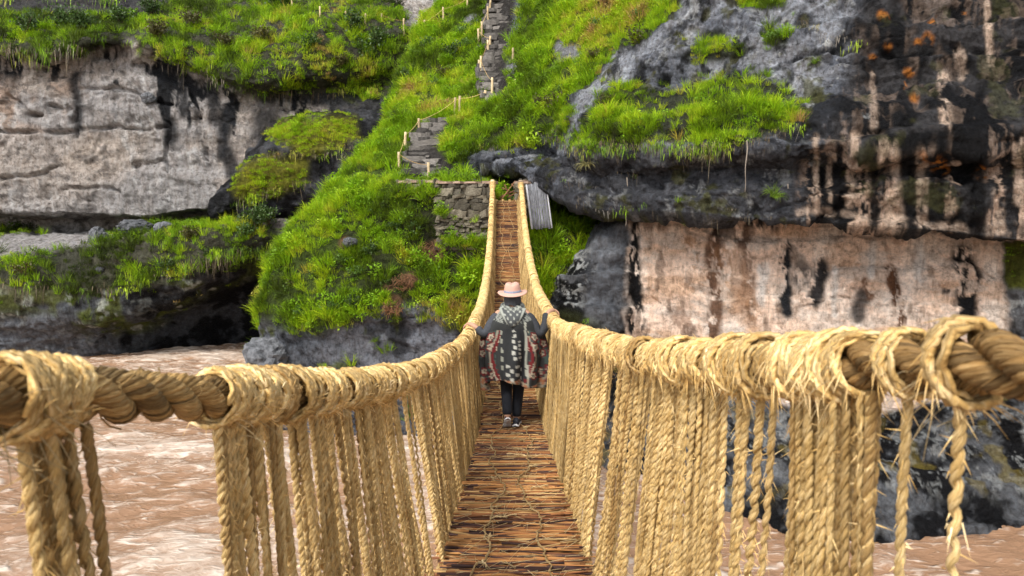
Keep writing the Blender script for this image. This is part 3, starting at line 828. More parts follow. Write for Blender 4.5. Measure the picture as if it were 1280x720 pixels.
# ---- river --------------------------------------------------------------------------
def spaced(a, b, lo, hi, step, grow=1.12):
    mid = list(np.arange(lo, hi, step))
    s = step; x = lo; left = []
    while x > a: s *= grow; x -= s; left.append(x)
    s = step; x = mid[-1]; right = []
    while x < b: s *= grow; x += s; right.append(x)
    return np.array(left[::-1] + mid + right)
xs = spaced(-600, 600, -34, 22, 0.13); ys = spaced(-300, 700, 11, 48, 0.13)
X, Yg = np.meshgrid(xs, ys)
pw = np.stack([X, Yg, X * 0], -1)
wp = pw + 1.6 * np.stack([fbm(pw * 0.22, 3, 300), 0.8 * fbm(pw * 0.22 + 9, 3, 301), X * 0], -1)
big = fbm(wp * np.array([0.10, 0.26, 1]), 4, 302)
rid = ridged(wp * np.array([0.30, 0.85, 1]), 4, 303)
small = fbm(wp * np.array([0.9, 2.4, 1]), 4, 304)
chop = ridged(wp * np.array([0.9, 2.6, 1]) + 31, 4, 305)
fine_w = ridged(wp * np.array([2.2, 5.0, 1]) + 71, 3, 306)
Z = WATER + 0.20 * big + 0.12 * rid + 0.07 * small + 0.075 * chop + 0.03 * fine_w
foam = np.clip(0.5 + 0.55 * (0.35 * rid + 0.75 * big + 0.30 * chop + 0.3 * small), 0, 1)
m, nt, b = new_mat('silty_white_water')
geo = nt.nodes.new('ShaderNodeNewGeometry'); pos = geo.outputs['Position']
at = node(nt, 'ShaderNodeAttribute', attribute_name='col')
def rnoise(vec, scale, detail, rough, dist):
    n = nt.nodes.new('ShaderNodeTexNoise'); n.noise_type = 'RIDGED_MULTIFRACTAL'; n.normalize = True
    for k, v in (('Scale', scale), ('Detail', detail), ('Roughness', rough), ('Distortion', dist)): n.inputs[k].default_value = v
    nt.links.new(vec, n.inputs['Vector']); return n.outputs['Fac']
fil = rnoise(mapping(nt, pos, (0.8, 2.4, 1.0), (0, 0, 0.12)), 1.1, 7, 0.62, 1.1)
fil2 = rnoise(mapping(nt, pos, (0.9, 2.0, 1.0), (0, 0, -0.15)), 3.4, 5, 0.65, 0.9)
n2 = noise_tex(nt, mapping(nt, pos, (1.0, 2.0, 1.0)), 9.0, 6, 0.75, 0.6)
def madd(x, k, y):
    n = node(nt, 'ShaderNodeMath', operation='MULTIPLY_ADD'); nt.links.new(x, n.inputs[0]); n.inputs[1].default_value = k
    if isinstance(y, float): n.inputs[2].default_value = y
    else: nt.links.new(y, n.inputs[2])
    return n.outputs[0]
sumf = madd(fil, 0.9, madd(fil2, 0.55, madd(n2, 0.45, madd(at.outputs['Fac'], 0.9, -0.44))))
fo = ramp(nt, sumf, [(0.30, 0.0), (0.48, 0.30), (0.62, 0.62), (0.85, 1.0)])
c = mixc(nt, (0.29, 0.17, 0.10), (0.62, 0.525, 0.44), fo)
nt.links.new(c, b.inputs['Base Color'])
nt.links.new(ramp(nt, fo, [(0.1, 0.10), (0.6, 0.55)]), b.inputs['Roughness'])
b.inputs['IOR'].default_value = 1.33
nb = bump(nt, fil, 0.8, 0.10); nb = bump(nt, fil2, 0.8, 0.05, nb); nb = bump(nt, n2, 0.8, 0.03, nb)
nt.links.new(nb, b.inputs['Normal'])
mat_water = m
mb = MB(); idx = np.arange(X.size).reshape(X.shape)
f = np.stack([idx[:-1, :-1], idx[:-1, 1:], idx[1:, 1:], idx[1:, :-1]], -1).reshape(-1, 4)
mb.add(np.stack([X, Yg, Z], -1).reshape(-1, 3), f, None, None, np.repeat(foam.reshape(-1, 1), 3, axis=1))
river = mb.build('river', mat_water); tag(river, kind='structure')
# ------------------------------------------------------------------ turf, ferns and shrubs
STOPS = [(0.0, (0.035, 0.055, 0.010)), (0.22, (0.085, 0.15, 0.012)), (0.46, (0.22, 0.42, 0.012)), (0.70, (0.38, 0.55, 0.022)), (0.84, (0.42, 0.42, 0.06)), (0.95, (0.42, 0.32, 0.13)), (1.0, (0.36, 0.24, 0.11))]
mat_grass = grass_material('grass_blades', STOPS, 0.4)
mat_straw = grass_material('dry_strands', [(0.0, (0.035, 0.028, 0.016)), (0.5, (0.11, 0.08, 0.045)), (0.8, (0.17, 0.14, 0.09)), (1.0, (0.34, 0.31, 0.27))], 0.1)
mat_leaf = leaf_material('shrub_leaves', 0.3)
mat_stem = plain_material('shrub_stem', (0.12, 0.08, 0.05), 0.9, 20, 0.3, 0.004)

def blade_strip(mb, base, d0, length, width, droop, segs=3, col=(1, 1, 1), side=None):
    """a bending, tapering blade"""
    d = np.array(d0, float); d /= np.linalg.norm(d)
    p = np.array(base, float); pts = [p.copy()]
    for k in range(segs):
        p = p + d * (length / segs); pts.append(p.copy())
        d = d + np.array([0, 0, -droop]); d /= np.linalg.norm(d)
    pts = np.array(pts)
    s = side if side is not None else np.cross(d0, (0, 0, 1.0)) + rng.normal(0, 0.3, 3)
    s = np.asarray(s, float); s /= (np.linalg.norm(s) + 1e-9)
    w = width * np.array([0.7, 1.0, 0.75, 0.35, 0.2])[:segs] * 0.5
    V = []
    for k in range(segs): V += [pts[k] - s * w[k], pts[k] + s * w[k]]
    V.append(pts[-1])
    f4 = [[2 * k, 2 * k + 1, 2 * k + 3, 2 * k + 2] for k in range(segs - 1)]
    f3 = [[2 * segs - 2, 2 * segs - 1, 2 * segs]]
    mb.add(V, f4, f3, None, col)

def tuft_mesh(name, n, h, spread, width, droop, lean=0.5, mat=None, cvar=0.25):
    mb = MB()
    for i in range(n):
        a = rng.random() * 2 * math.pi; r = spread * math.sqrt(rng.random())
        base = (r * math.cos(a), r * math.sin(a), -0.03)
        k = rng.random() * lean
        d = np.array([math.cos(a) * k + rng.normal(0, .15), math.sin(a) * k + rng.normal(0, .15), 1.0])
        g = 1 + rng.normal(0, cvar)
        yl = rng.random() * 0.25
        blade_strip(mb, base, d, h * (0.55 + 0.6 * rng.random()), width * (0.7 + 0.6 * rng.random()), droop * (0.5 + rng.random()), 3, np.clip(np.array([g * (1 + yl), g, g * (1 - yl)]), 0.3, 1.8))
    return mb.mesh(name, mat or mat_grass)

def weed_mesh(name, n, h, spread, leaf):
    mb = MB()
    for i in range(n):
        a = rng.random() * 2 * math.pi; r = spread * math.sqrt(rng.random()); z = h * rng.random() ** 0.7
        c = np.array([r * math.cos(a), r * math.sin(a), z]); L = leaf * (0.6 + 0.8 * rng.random())
        d = np.array([math.cos(a + rng.normal(0, .7)), math.sin(a + rng.normal(0, .7)), rng.normal(0.25, .4)]); d /= np.linalg.norm(d)
        s = np.cross(d, (0, 0, 1)) + rng.normal(0, .25, 3); s /= np.linalg.norm(s)
        g = 1 + rng.normal(0, .22)
        mb.add([c, c + d * L * .5 + s * L * .28, c + d * L, c + d * L * .5 - s * L * .28], [[0, 1, 2, 3]], None, None, np.clip(np.array([g, g, g]), .4, 1.7))
    return mb.mesh(name, mat_grass)

src = bpy.data.collections.new('turf_sources')
def add_src(me, coll):
    o = bpy.data.objects.new(me.name, me); coll.objects.link(o); return o
TUFTS = [tuft_mesh('tuft_a', 46, 0.26, 0.17, 0.016, 0.22), tuft_mesh('tuft_b', 46, 0.34, 0.19, 0.015, 0.30), tuft_mesh('tuft_c', 54, 0.50, 0.14, 0.016, 0.42, 0.8),
         tuft_mesh('tuft_d', 40, 0.18, 0.19, 0.018, 0.15), weed_mesh('weed_a', 60, 0.22, 0.2, 0.075), weed_mesh('weed_b', 50, 0.34, 0.17, 0.10)]
for i, me in enumerate(TUFTS):
    add_src(me, src).name = 'src_%02d' % i

def scatter_group(coll, name):
    ng = bpy.data.node_groups.new(name, 'GeometryNodeTree')
    ng.interface.new_socket('Geometry', in_out='INPUT', socket_type='NodeSocketGeometry')
    ng.interface.new_socket('Geometry', in_out='OUTPUT', socket_type='NodeSocketGeometry')
    gi = ng.nodes.new('NodeGroupInput'); go = ng.nodes.new('NodeGroupOutput')
    ci = ng.nodes.new('GeometryNodeCollectionInfo'); ci.inputs['Collection'].default_value = coll
    ci.inputs['Separate Children'].default_value = True; ci.inputs['Reset Children'].default_value = True
    ip = ng.nodes.new('GeometryNodeInstanceOnPoints'); ip.inputs['Pick Instance'].default_value = True
    def named(nm, t):
        n = ng.nodes.new('GeometryNodeInputNamedAttribute'); n.data_type = t; n.inputs['Name'].default_value = nm
        return [o for o in n.outputs if o.enabled and o.name == 'Attribute'][0]
    er = ng.nodes.new('FunctionNodeEulerToRotation')
    ng.links.new(named('rot', 'FLOAT_VECTOR'), er.inputs[0]); ng.links.new(er.outputs[0], ip.inputs['Rotation'])
    ng.links.new(named('scl', 'FLOAT_VECTOR'), ip.inputs['Scale'])
    ng.links.new(named('idx', 'INT'), ip.inputs['Instance Index'])
    ng.links.new(gi.outputs[0], ip.inputs['Points']); ng.links.new(ci.outputs[0], ip.inputs['Instance'])
    ng.links.new(ip.outputs[0], go.inputs[0])
    return ng
NG_TURF = scatter_group(src, 'turf_scatter')

def scatter(name, ng, pts, rot, scl, idx, tint, label, cat='grass'):
    me = bpy.data.meshes.new(name)
    me.vertices.add(len(pts)); me.vertices.foreach_set('co', np.asarray(pts, np.float32).ravel())
    for nm, t, key, arr in (('rot', 'FLOAT_VECTOR', 'vector', rot), ('scl', 'FLOAT_VECTOR', 'vector', scl), ('idx', 'INT', 'value', idx), ('tint', 'FLOAT', 'value', tint)):
        a = me.attributes.new(nm, t, 'POINT')
        a.data.foreach_set(key, np.asarray(arr, np.int32 if t == 'INT' else np.float32).ravel())
    me.materials.append(mat_grass); me.update()
    o = place(name, me)
    md = o.modifiers.new('scatter', 'NODES'); md.node_group = ng
    tag(o, label, cat, kind='stuff')
    return o

def sample_cells(g, w, per_m2, seed):
    """random points on a terrain grid, density by weight w (per vertex)"""
    r = np.random.default_rng(seed)
    a = g[:-1, :-1]; bb = g[:-1, 1:]; c = g[1:, :-1]
    area = np.linalg.norm(np.cross(bb - a, c - a), axis=-1)
    ww = 0.25 * (w[:-1, :-1] + w[1:, :-1] + w[:-1, 1:] + w[1:, 1:])
    lam = area * ww * per_m2
    n = r.poisson(lam)
    ii, jj = np.nonzero(n); rep = n[ii, jj]
    ii = np.repeat(ii, rep); jj = np.repeat(jj, rep)
    u = r.random(len(ii))[:, None]; v = r.random(len(ii))[:, None]
    p = g[ii, jj] * (1 - u) * (1 - v) + g[ii, jj + 1] * u * (1 - v) + g[ii + 1, jj] * (1 - u) * v + g[ii + 1, jj + 1] * u * v
    return p, ii, jj, r

def turf(name, g, nml, mask, per_m2, size, tintfn, label, seed, idxp=None, up=0.75, clump=0.9):
    # leave out what faces away beyond the frame
    px, py = proj(g)
    vis = ((px > -160) & (px < 1440) & (py > -150) & (py < 800)).astype(float)
    cl = 0.22 + (clump + .2) * sstep(-0.22, 0.15, fbm(g * 1.0, 4, seed + 3))
    p, ii, jj, r = sample_cells(g, mask * vis * cl, per_m2, seed)
    n = nml[ii, jj]
    d = nrm(n * (1 - up) + np.array([0, 0, up]) + r.normal(0, 0.13, n.shape))
    # rotation that takes +Z to d, after a spin
    ry = np.arctan2(np.hypot(d[:, 0], d[:, 1]), d[:, 2]); rz = np.arctan2(d[:, 1], d[:, 0])
    rot = np.stack([np.zeros(len(p)), ry, rz + 0], -1)
    spin = r.random(len(p)) * 6.28
    # euler XYZ: spin is folded in by a random mirror of the tuft
    s = size * (0.65 + 0.7 * r.random(len(p))) * (0.8 + 0.5 * sstep(-0.2, 0.4, fbm(p * 0.8, 3, seed + 5)))
    scl = np.stack([s * np.where(r.random(len(p)) < .5, 1, -1), s * np.where(r.random(len(p)) < .5, 1, -1), s * (0.8 + 0.5 * r.random(len(p)))], -1)
    pr = idxp or [.24, .27, .20, .12, .09, .08]
    idx = r.choice(len(pr), len(p), p=np.array(pr) / sum(pr))
    ppx, ppy = proj(p)
    t = np.clip(tintfn(p, ppx, ppy, r), 0, 1)
    return scatter(name, NG_TURF, p, rot, scl, idx, t, label)

nA, nM, nB, nC, nD = normals(gA), normals(gM), normals(gB), normals(gC), normals(gD)

def tintA(p, x, y, r):
    t = 0.36 + 0.42 * fbm(p * 0.25, 3, 401) + 0.60 * fbm(p * 0.8, 3, 402) + r.normal(0, .10, len(p))
    t += 0.10 * sstep(250, 420, x) * (y < 120)                 # lighter, drier lip to the right
    t -= 0.16 * (y < 110) * (x < 200)                          # dark ferny lip
    t += np.where(y > 260, 0.08 * sstep(200, 300, x), 0)
    return t
turf('left_cliff_grass', gA, nA, np.clip(mA['grass'] + 0.12 * mA['moss'], 0, 1), 15.0, 1.2, tintA, 'grass and fern turf capping and edging the grey left cliff', 411)
def tintM(p, x, y, r): return 0.62 + 0.25 * fbm(p * 0.6, 3, 403) + r.normal(0, .08, len(p))
turf('outcrop_grass', gM, nM, mM['grass'], 24.0, 0.8, tintM, 'yellow green mossy turf on the dark outcrop by the gully', 412, [.2, .1, .0, .6, .1, 0])
def tintB(p, x, y, r):
    t = 0.52 + 0.34 * fbm(p * 0.35, 3, 404) + 0.55 * fbm(p * 1.0, 3, 405) + r.normal(0, .08, len(p))
    t += 0.10 * poly_mask(x, y, [(500, 310), (610, 290), (600, 400), (470, 390)], 30)
    t += 0.12 * sstep(640, 720, x) * (y < 190)
    t -= 0.10 * poly_mask(x, y, [(470, 240), (560, 240), (550, 300), (480, 310)], 16)
    t -= 0.05 * poly_mask(x, y, [(330, 330), (400, 260), (450, 300), (420, 400), (340, 400)], 25)
    return t
turf('hillside_grass', gB, nB, mB['grass'], 42.0, 0.92, tintB, 'bright green grass covering the steep hillside around the stone steps', 413)
def tintC(p, x, y, r):
    t = 0.44 + 0.32 * fbm(p * 0.6, 3, 406) + 0.46 * fbm(p * 1.6, 3, 407) + r.normal(0, .09, len(p))
    t += 0.06 * (x > 830) - 0.10 * ((y > 160) & (x > 690))
    t += 0.10 * ((x < 800) & (y < 110))
    return t
turf('right_cliff_grass', gC, nC, np.clip(mC['grass'] + 0.05 * mC['moss'] * (mC['moss'] > .6), 0, 1), 60.0, 0.70, tintC, 'long green grass growing on shelves of the right cliff', 414, [.25, .3, .25, .12, .05, .03])
def tintD(p, x, y, r): return 0.38 + 0.2 * fbm(p * 1.2, 3, 408) + r.normal(0, .08, len(p))
turf('right_wall_grass', gD, nD, mD['grass'], 30.0, 0.45, tintD, 'low green moss and grass on the dark boulder face', 415, [.2, .1, 0, .6, .1, 0])

# ---- dead grass and roots hanging from the turf lips
def strands_mesh(name, n, h, spread, mat):
    mb = MB()
    for i in range(n):
        x = rng.normal(0, spread); y = rng.normal(0, spread * .35); L = h * (0.2 + 0.9 * rng.random() ** 1.8)
        g = 1 + rng.normal(0, .35)
        blade_strip(mb, (x, y, 0.05 + rng.normal(0, .08)), (rng.normal(0, .10), -0.10 - .2 * rng.random(), -1), L, 0.02 * (0.5 + rng.random()), 0.05, 3, np.clip(np.ones(3) * g, .4, 1.6), side=(1, rng.normal(0, .4), 0))
    return mb.mesh(name, mat)
hang = bpy.data.collections.new('hanging_sources')
for i, me in enumerate([strands_mesh('hang_a', 13, 0.75, 0.26, mat_straw), strands_mesh('hang_b', 5, 1.5, 0.10, mat_straw), strands_mesh('hang_c', 18, 0.45, 0.34, mat_straw), strands_mesh('hang_d', 34, 0.5, 0.26, mat_grass)]):
    add_src(me, hang).name = 'src_%02d' % i
NG_HANG = scatter_group(hang, 'hanging_scatter')
def hanging(name, lines, n, size, label, seed, tlo=0.2, thi=0.9, pr=(.25, .15, .20, .40), only=None, front=0.05):
    r = np.random.default_rng(seed); pts = []; sc = []
    for i in range(n):
        ln = lines[r.integers(len(lines))]
        k = r.integers(len(ln) - 1); t = r.random()
        x = ln[k][0] * (1 - t) + ln[k + 1][0] * t; y = ln[k][1] * (1 - t) + ln[k + 1][1] * t + r.normal(0, 3.5)
        h = hit(x, y, only)
        if h is None: continue
        pts.append(np.array(h[0]) + np.array([0, -front, 0.02])); sc.append(size * (0.4 + 0.9 * r.random() ** 2))
    pts = np.array(pts); sc = np.array(sc); n = len(pts)
    rot = np.stack([r.normal(0, .08, n), r.normal(0, .08, n), r.normal(0, .5, n)], -1)
    scl = np.stack([sc, sc, sc * (0.7 + 0.7 * r.random(n))], -1)
    return scatter(name, NG_HANG, pts, rot, scl, r.choice(4, n, p=pr), tlo + (thi - tlo) * r.random(n), label, 'grass')
hanging('left_lip_roots', [[(0, 62), (60, 70), (110, 62), (160, 55), (200, 72), (250, 92), (290, 112), (330, 120), (400, 116), (470, 120)], [(-60, 60), (0, 62), (60, 70), (110, 62)]], 95, 1.5,
        'pale roots and dead grass hanging from the turf lip of the left cliff', 501, only=['left_cliff'], front=0.3)
hanging('upper_lip_roots', [[(-40, -6), (60, 0), (140, -2), (220, -8)]], 34, 1.9, 'dry roots hanging over the dark band at the head of the left cliff', 502, only=['left_cliff'], front=0.5)
hanging('left_ledge_roots', [[(0, 352), (60, 362), (150, 362), (230, 345), (300, 322), (340, 310)], [(230, 338), (275, 320), (300, 318)]], 70, 1.3,
        'brown dead grass hanging below the turf of the river ledge', 503, 0.1, 0.8, only=['left_cliff'], front=0.3)
hanging('outcrop_roots', [[(295, 252), (340, 244), (380, 226)], [(340, 190), (400, 196), (440, 186)]], 50, 1.1, 'dead grass fringe under the mossy outcrop', 504, only=['mossy_outcrop'], front=0.15)
hanging('right_ledge_roots', [[(700, 184), (735, 190), (770, 180), (820, 178), (868, 178), (900, 182), (950, 174), (1000, 158)], [(840, 185), (870, 190), (905, 182)], [(690, 172), (760, 185), (830, 182)]], 230, 0.6,
        'straw and dead grass hanging under the grass shelf of the right cliff', 505, only=['right_cliff'], pr=(.22, .1, .18, .5))
hanging('hill_lip_roots', [[(640, 180), (690, 172), (720, 150)], [(340, 402), (400, 416), (440, 402), (480, 385), (530, 382), (570, 400)], [(590, 182), (650, 188)]], 110, 0.6,
        'dead grass fringe where the hillside turf breaks over bare rock', 506, only=['hillside', 'right_cliff'], pr=(.25, .05, .3, .4))
hanging('right_lip_roots', [[(700, 246), (760, 262), (850, 264), (950, 274), (1050, 280)], [(690, 215), (720, 235), (800, 215)], [(990, 20), (1070, 60)]], 36, 0.55,
        'thin dry roots hanging from the dark lip of the right cliff', 507, 0.3, 1.0, only=['right_cliff'], pr=(.3, .4, .2, .1))

# ---- shrubs and single tussocks: things of their own
def make_shrub_mesh(r, h, leaf, n, tone, seed):
    q = np.random.default_rng(seed); fol = MB(); st = MB()
    nst = 9
    for s in range(nst):
        a = q.random() * 6.28; lean = 0.25 + 0.75 * q.random()
        tip = np.array([math.cos(a) * r * lean, math.sin(a) * r * lean, h * (0.55 + 0.45 * q.random())])
        t = np.linspace(0, 1, 6)[:, None]
        path = tip * t + np.array([0, 0, h * 0.15]) * (t * (1 - t)) * 2 - np.array([0, 0, 0.05]) * (1 - t)
        tube(st, path, np.linspace(0.014, 0.004, 6) * h / 0.8, 5, (0.3, 1, 0.2))
        for k in range(n // nst):
            u = 0.25 + 0.75 * q.random() ** 0.7
            c = tip * u + q.normal(0, 0.17, 3) * np.array([r, r, h * 0.6])
            c[2] = max(c[2], 0.02)
            L = leaf * (0.6 + 0.8 * q.random())
            d = nrm(q.normal(0, 1, 3) + np.array([0, 0, 0.4])); sd_ = nrm(np.cross(d, q.normal(0, 1, 3)))
            g = np.array(tone) * (0.65 + 0.7 * q.random())
            fol.add([c, c + d * L * .5 + sd_ * L * .3, c + d * L, c + d * L * .5 - sd_ * L * .3], [[0, 1, 2, 3]], None, None, g)
    return fol.mesh('foliage', mat_leaf), st.mesh('stem', mat_stem)
SHR = [make_shrub_mesh(0.55, 0.75, 0.10, 620, (0.055, 0.105, 0.018), 1), make_shrub_mesh(0.5, 0.55, 0.085, 560, (0.075, 0.15, 0.02), 2), make_shrub_mesh(0.45, 0.6, 0.09, 520, (0.09, 0.085, 0.02), 3), make_shrub_mesh(0.5, 0.5, 0.08, 560, (0.10, 0.19, 0.022), 4)]
def shrub(px, py, kind, s, label, group=None, only=None):
    h = hit(px, py, only)
    if h is None: return
    e = empty('shrub', h[0] + Vector((0, 0.05, -0.03)))
    e.rotation_euler = (random.uniform(-.15, .15), random.uniform(-.15, .15), random.random() * 6.28)
    e.scale = (s, s, s * random.uniform(.85, 1.15))
    f_, s_ = SHR[kind]
    place('foliage', f_, e); place('stem', s_, e)
    tag(e, label, 'shrub', group)
def shrubs(rows, only=None):
    for px, py, k, s, lb in rows: shrub(px, py, k, s, lb, None, only)
shrubs(((515, 300, 0, 1.05, 'large dark green shrub in the grass just below the low kerb wall'), (500, 290, 0, .8, 'dark shrub beside the large one below the low kerb wall'), (468, 320, 0, .8, 'dark shrub beside the grey stone in the hillside grass'),
        (445, 385, 0, .8, 'dark shrub at the grass edge above the bare grey rock'), (415, 390, 1, .8, 'mid green shrub hanging over the left end of the bare rock'), (400, 350, 0, .75, 'dark shrub halfway down the left flank of the hillside'),
        (380, 395, 1, .7, 'green shrub at the lowest left corner of the hillside grass'), (445, 345, 1, .8, 'green shrub between the grey stone and the dead brush'), (470, 268, 1, .7, 'green shrub left of the low kerb wall'),
        (425, 330, 3, .8, 'light green shrub below the grey stone in the grass'), (365, 360, 2, .6, 'olive shrub on the outer left edge of the hillside'), (505, 375, 2, .5, 'small olive shrub between the two lower dead brush patches'),
        (440, 250, 1, .7, 'green shrub high on the left flank of the hillside'), (565, 380, 2, .5, 'small olive shrub near the left handrail above the bare rock')), ['hillside'])
shrubs(((530, 60, 1, 1.1, 'green shrub below the path fence across the grass'), (505, 105, 0, 1.0, 'dark shrub on the gully edge of the hillside'), (565, 75, 0, 1.1, 'large dark shrub in the grass left of the upper steps'), (585, 60, 3, 1.0, 'light green shrub next to the posts of the upper steps'),
        (540, 110, 1, .9, 'green shrub above the head of the lower steps'), (555, 95, 2, .9, 'olive shrub between the two flights of steps'), (582, 45, 1, 1.1, 'green shrub high beside the upper steps')), ['hillside'])
shrubs(((690, 140, 2, 1.1, 'big olive bush overhanging the dark rock above the bridge end'), (675, 135, 2, .8, 'olive bush left of the big one above the bridge end'), (700, 120, 3, .8, 'light green bush behind the big olive bush'), (760, 130, 2, .7, 'olive bush at the left end of the long grass shelf'),
        (795, 55, 2, 1.0, 'olive bush overhanging the top of the grey slab'), (800, 25, 3, .9, 'light green bush above the olive one on the slab edge'), (750, 35, 3, .9, 'light green bush in the steep grass right of the upper steps'), (745, 75, 2, .9, 'olive bush where the grass meets the foot of the slab'),
        (968, 50, 3, .62, 'round bright green bush alone on the dark upper right cliff')))
shrubs(((200, 285, 1, 1.6, 'green shrub at the foot of the grey cliff by the propping block'), (285, 268, 1, 1.6, 'green shrub under the mossy outcrop'), (265, 330, 0, 1.6, 'dark shrub drooping over the river ledge'), (320, 290, 0, 1.9, 'large dark shrub in the corner between outcrop and river ledge'),
        (335, 280, 0, 1.7, 'dark shrub behind the large one in the corner of the river ledge'), (300, 300, 1, 1.6, 'green shrub in front of the large dark one on the river ledge'), (215, 340, 0, 1.4, 'dark shrub low on the front of the river ledge'), (240, 300, 2, 1.6, 'brown olive shrub on top of the river ledge'),
        (30, 345, 2, 1.7, 'brown straggly bush on the far end of the river ledge'), (75, 40, 0, 1.9, 'dark bush over the hanging roots of the cliff lip'), (150, 32, 0, 1.8, 'dark bush above the hollow in the grey cliff'), (100, 40, 0, 1.9, 'dark bush between two others on the cliff lip'),
        (30, 45, 0, 1.9, 'dark bush on the fern covered cliff lip'), (200, 48, 2, 1.9, 'olive bush on the cliff lip next to the hollow'), (190, 20, 0, 1.9, 'dark bush against the upper rock band'), (240, 35, 2, 1.9, 'olive bush where the cliff turf widens'), (330, 55, 2, 1.8, 'olive bush in the middle of the wide cliff turf'),
        (280, 60, 2, 1.8, 'olive bush near the turf edge over the black drip marks'), (340, 12, 0, 2.2, 'large dark bush at the top of the cliff turf'), (440, 45, 0, 2, 'large dark bush beside the turf path fence'), (455, 75, 0, 2, 'large dark bush below the turf path fence'),
        (475, 60, 0, 1.8, 'dark bush at the gully end of the turf path'), (425, 85, 2, 1.8, 'olive bush over the dark gully slope'), (385, 60, 1, 1.8, 'green bush left of the turf path fence')), ['left_cliff'])
TUSS = [tuft_mesh('tussock_a', 150, 0.62, 0.11, 0.018, 0.62, 1.2, mat_leaf), tuft_mesh('tussock_b', 120, 0.55, 0.10, 0.016, 0.75, 1.3, mat_leaf)]
for me, tone in zip(TUSS, ((0.13, 0.24, 0.02), (0.20, 0.21, 0.09))):
    a = me.color_attributes['col']; n = len(a.data); buf = np.zeros(n * 4, np.float32); a.data.foreach_get('color', buf)
    buf = buf.reshape(-1, 4); buf[:, :3] *= np.array(tone, np.float32); a.data.foreach_set('color', buf.ravel())
for px, py, k, s, lb in ((966, 244, 0, .8, 'small bright green grass tussock on the lip of the right cliff'), (882, 196, 1, .9, 'grey green drooping tussock hanging below the grass shelf'),
                         (735, 205, 1, 1.0, 'brown drooping tussock beside the dark cave above the leaning panel'), (1018, 78, 0, .5, 'tiny moss tussock on the lichen covered slab'),
                         (330, 438, 0, 1.3, 'green grass clump on the rock at the foot of the hillside by the river'), (470, 425, 0, .5, 'small grass tuft on the bare grey rock under the hillside')):
    h = hit(px, py)
    o = place('grass_tussock', TUSS[k], None, h[0] + Vector((0, -0.06, -0.04)), (R(25), 0, random.random() * 6), (s, s, s)); tag(o, lb, 'grass')
# ------------------------------------------------------------------ the grass-rope bridge
def rope_material(name, base, dark, light, fs=1.0):
    m, nt, b = new_mat(name)
    uv = nt.nodes.new('ShaderNodeUVMap')
    vec = mapping(nt, uv.outputs[0], (9 * fs, 3.6, 1), (0, 0, 0.10))
    geo = nt.nodes.new('ShaderNodeNewGeometry')
    oi = nt.nodes.new('ShaderNodeObjectInfo')
    at = node(nt, 'ShaderNodeAttribute', attribute_name='col')
    cmb = nt.nodes.new('ShaderNodeVectorMath'); cmb.operation = 'ADD'
    nt.links.new(vec, cmb.inputs[0])
    sc = nt.nodes.new('ShaderNodeVectorMath'); sc.operation = 'SCALE'; sc.inputs['Scale'].default_value = 3.0
    nt.links.new(geo.outputs['Position'], sc.inputs[0]); nt.links.new(sc.outputs[0], cmb.inputs[1])
    fib = noise_tex(nt, cmb.outputs[0], 3.0, 5, 0.65)
    big = noise_tex(nt, geo.outputs['Position'], 7.0, 4, 0.6)
    c = ramp(nt, fib, [(0.32, dark), (0.48, base), (0.64, light)])
    c = mixc(nt, c, ramp(nt, big, [(0.3, (0.78, 0.72, 0.62)), (0.7, (1.15, 1.15, 1.15))]), 1.0, 'MULTIPLY')
    c = mixc(nt, c, ramp(nt, oi.outputs['Random'], [(0, (0.55, 0.48, 0.40)), (0.2, (0.78, 0.74, 0.68)), (0.45, (0.98, 0.96, 0.93)), (1, (1.14, 1.14, 1.14))]), 1.0, 'MULTIPLY')
    c = mixc(nt, c, at.outputs['Color'], 1.0, 'MULTIPLY')
    nt.links.new(c, b.inputs['Base Color'])
    b.inputs['Roughness'].default_value = 0.72; b.inputs['Specular IOR Level'].default_value = 0.3
    nt.links.new(bump(nt, fib, 1.0, 0.007), b.inputs['Normal'])
    return m
mat_rope = rope_material('grass_rope', (0.68, 0.475, 0.185), (0.25, 0.14, 0.04), (0.90, 0.74, 0.44))
mat_cable = rope_material('grass_cable', (0.50, 0.325, 0.12), (0.15, 0.08, 0.025), (0.76, 0.58, 0.31))
mat_fibre = rope_material('loose_fibre', (0.68, 0.52, 0.27), (0.45, 0.31, 0.13), (0.82, 0.70, 0.45))
mat_stick = plain_material('twig_bark', (1, 1, 1), 0.9, 14, 0.45, 0.003, (0.15, 1, 1), True)

ROOT = empty('rope_bridge', (-0.2, 25.0, 0.9))
tag(ROOT, 'long sagging bridge of golden grass rope with a twig deck over the river', 'bridge')
OFF = np.array(ROOT.location)
def bpart(name, me, loc=(0, 0, 0), rot=None, scale=(1, 1, 1), parent=None):
    o = bpy.data.objects.new(name, me)
    o.parent = parent or ROOT
    o.location = Vector(loc) - (Vector(OFF) if parent is None else Vector((0, 0, 0)))
    if rot is not None: o.rotation_mode = 'QUATERNION'; o.rotation_quaternion = rot
    o.scale = scale
    COL.objects.link(o)
    return o
def bmesh_part(name, mb, mat, kind=None, smooth=True):
    o = bpart(name, mb.mesh(name, mat, smooth))
    if kind: o['kind'] = kind
    return o

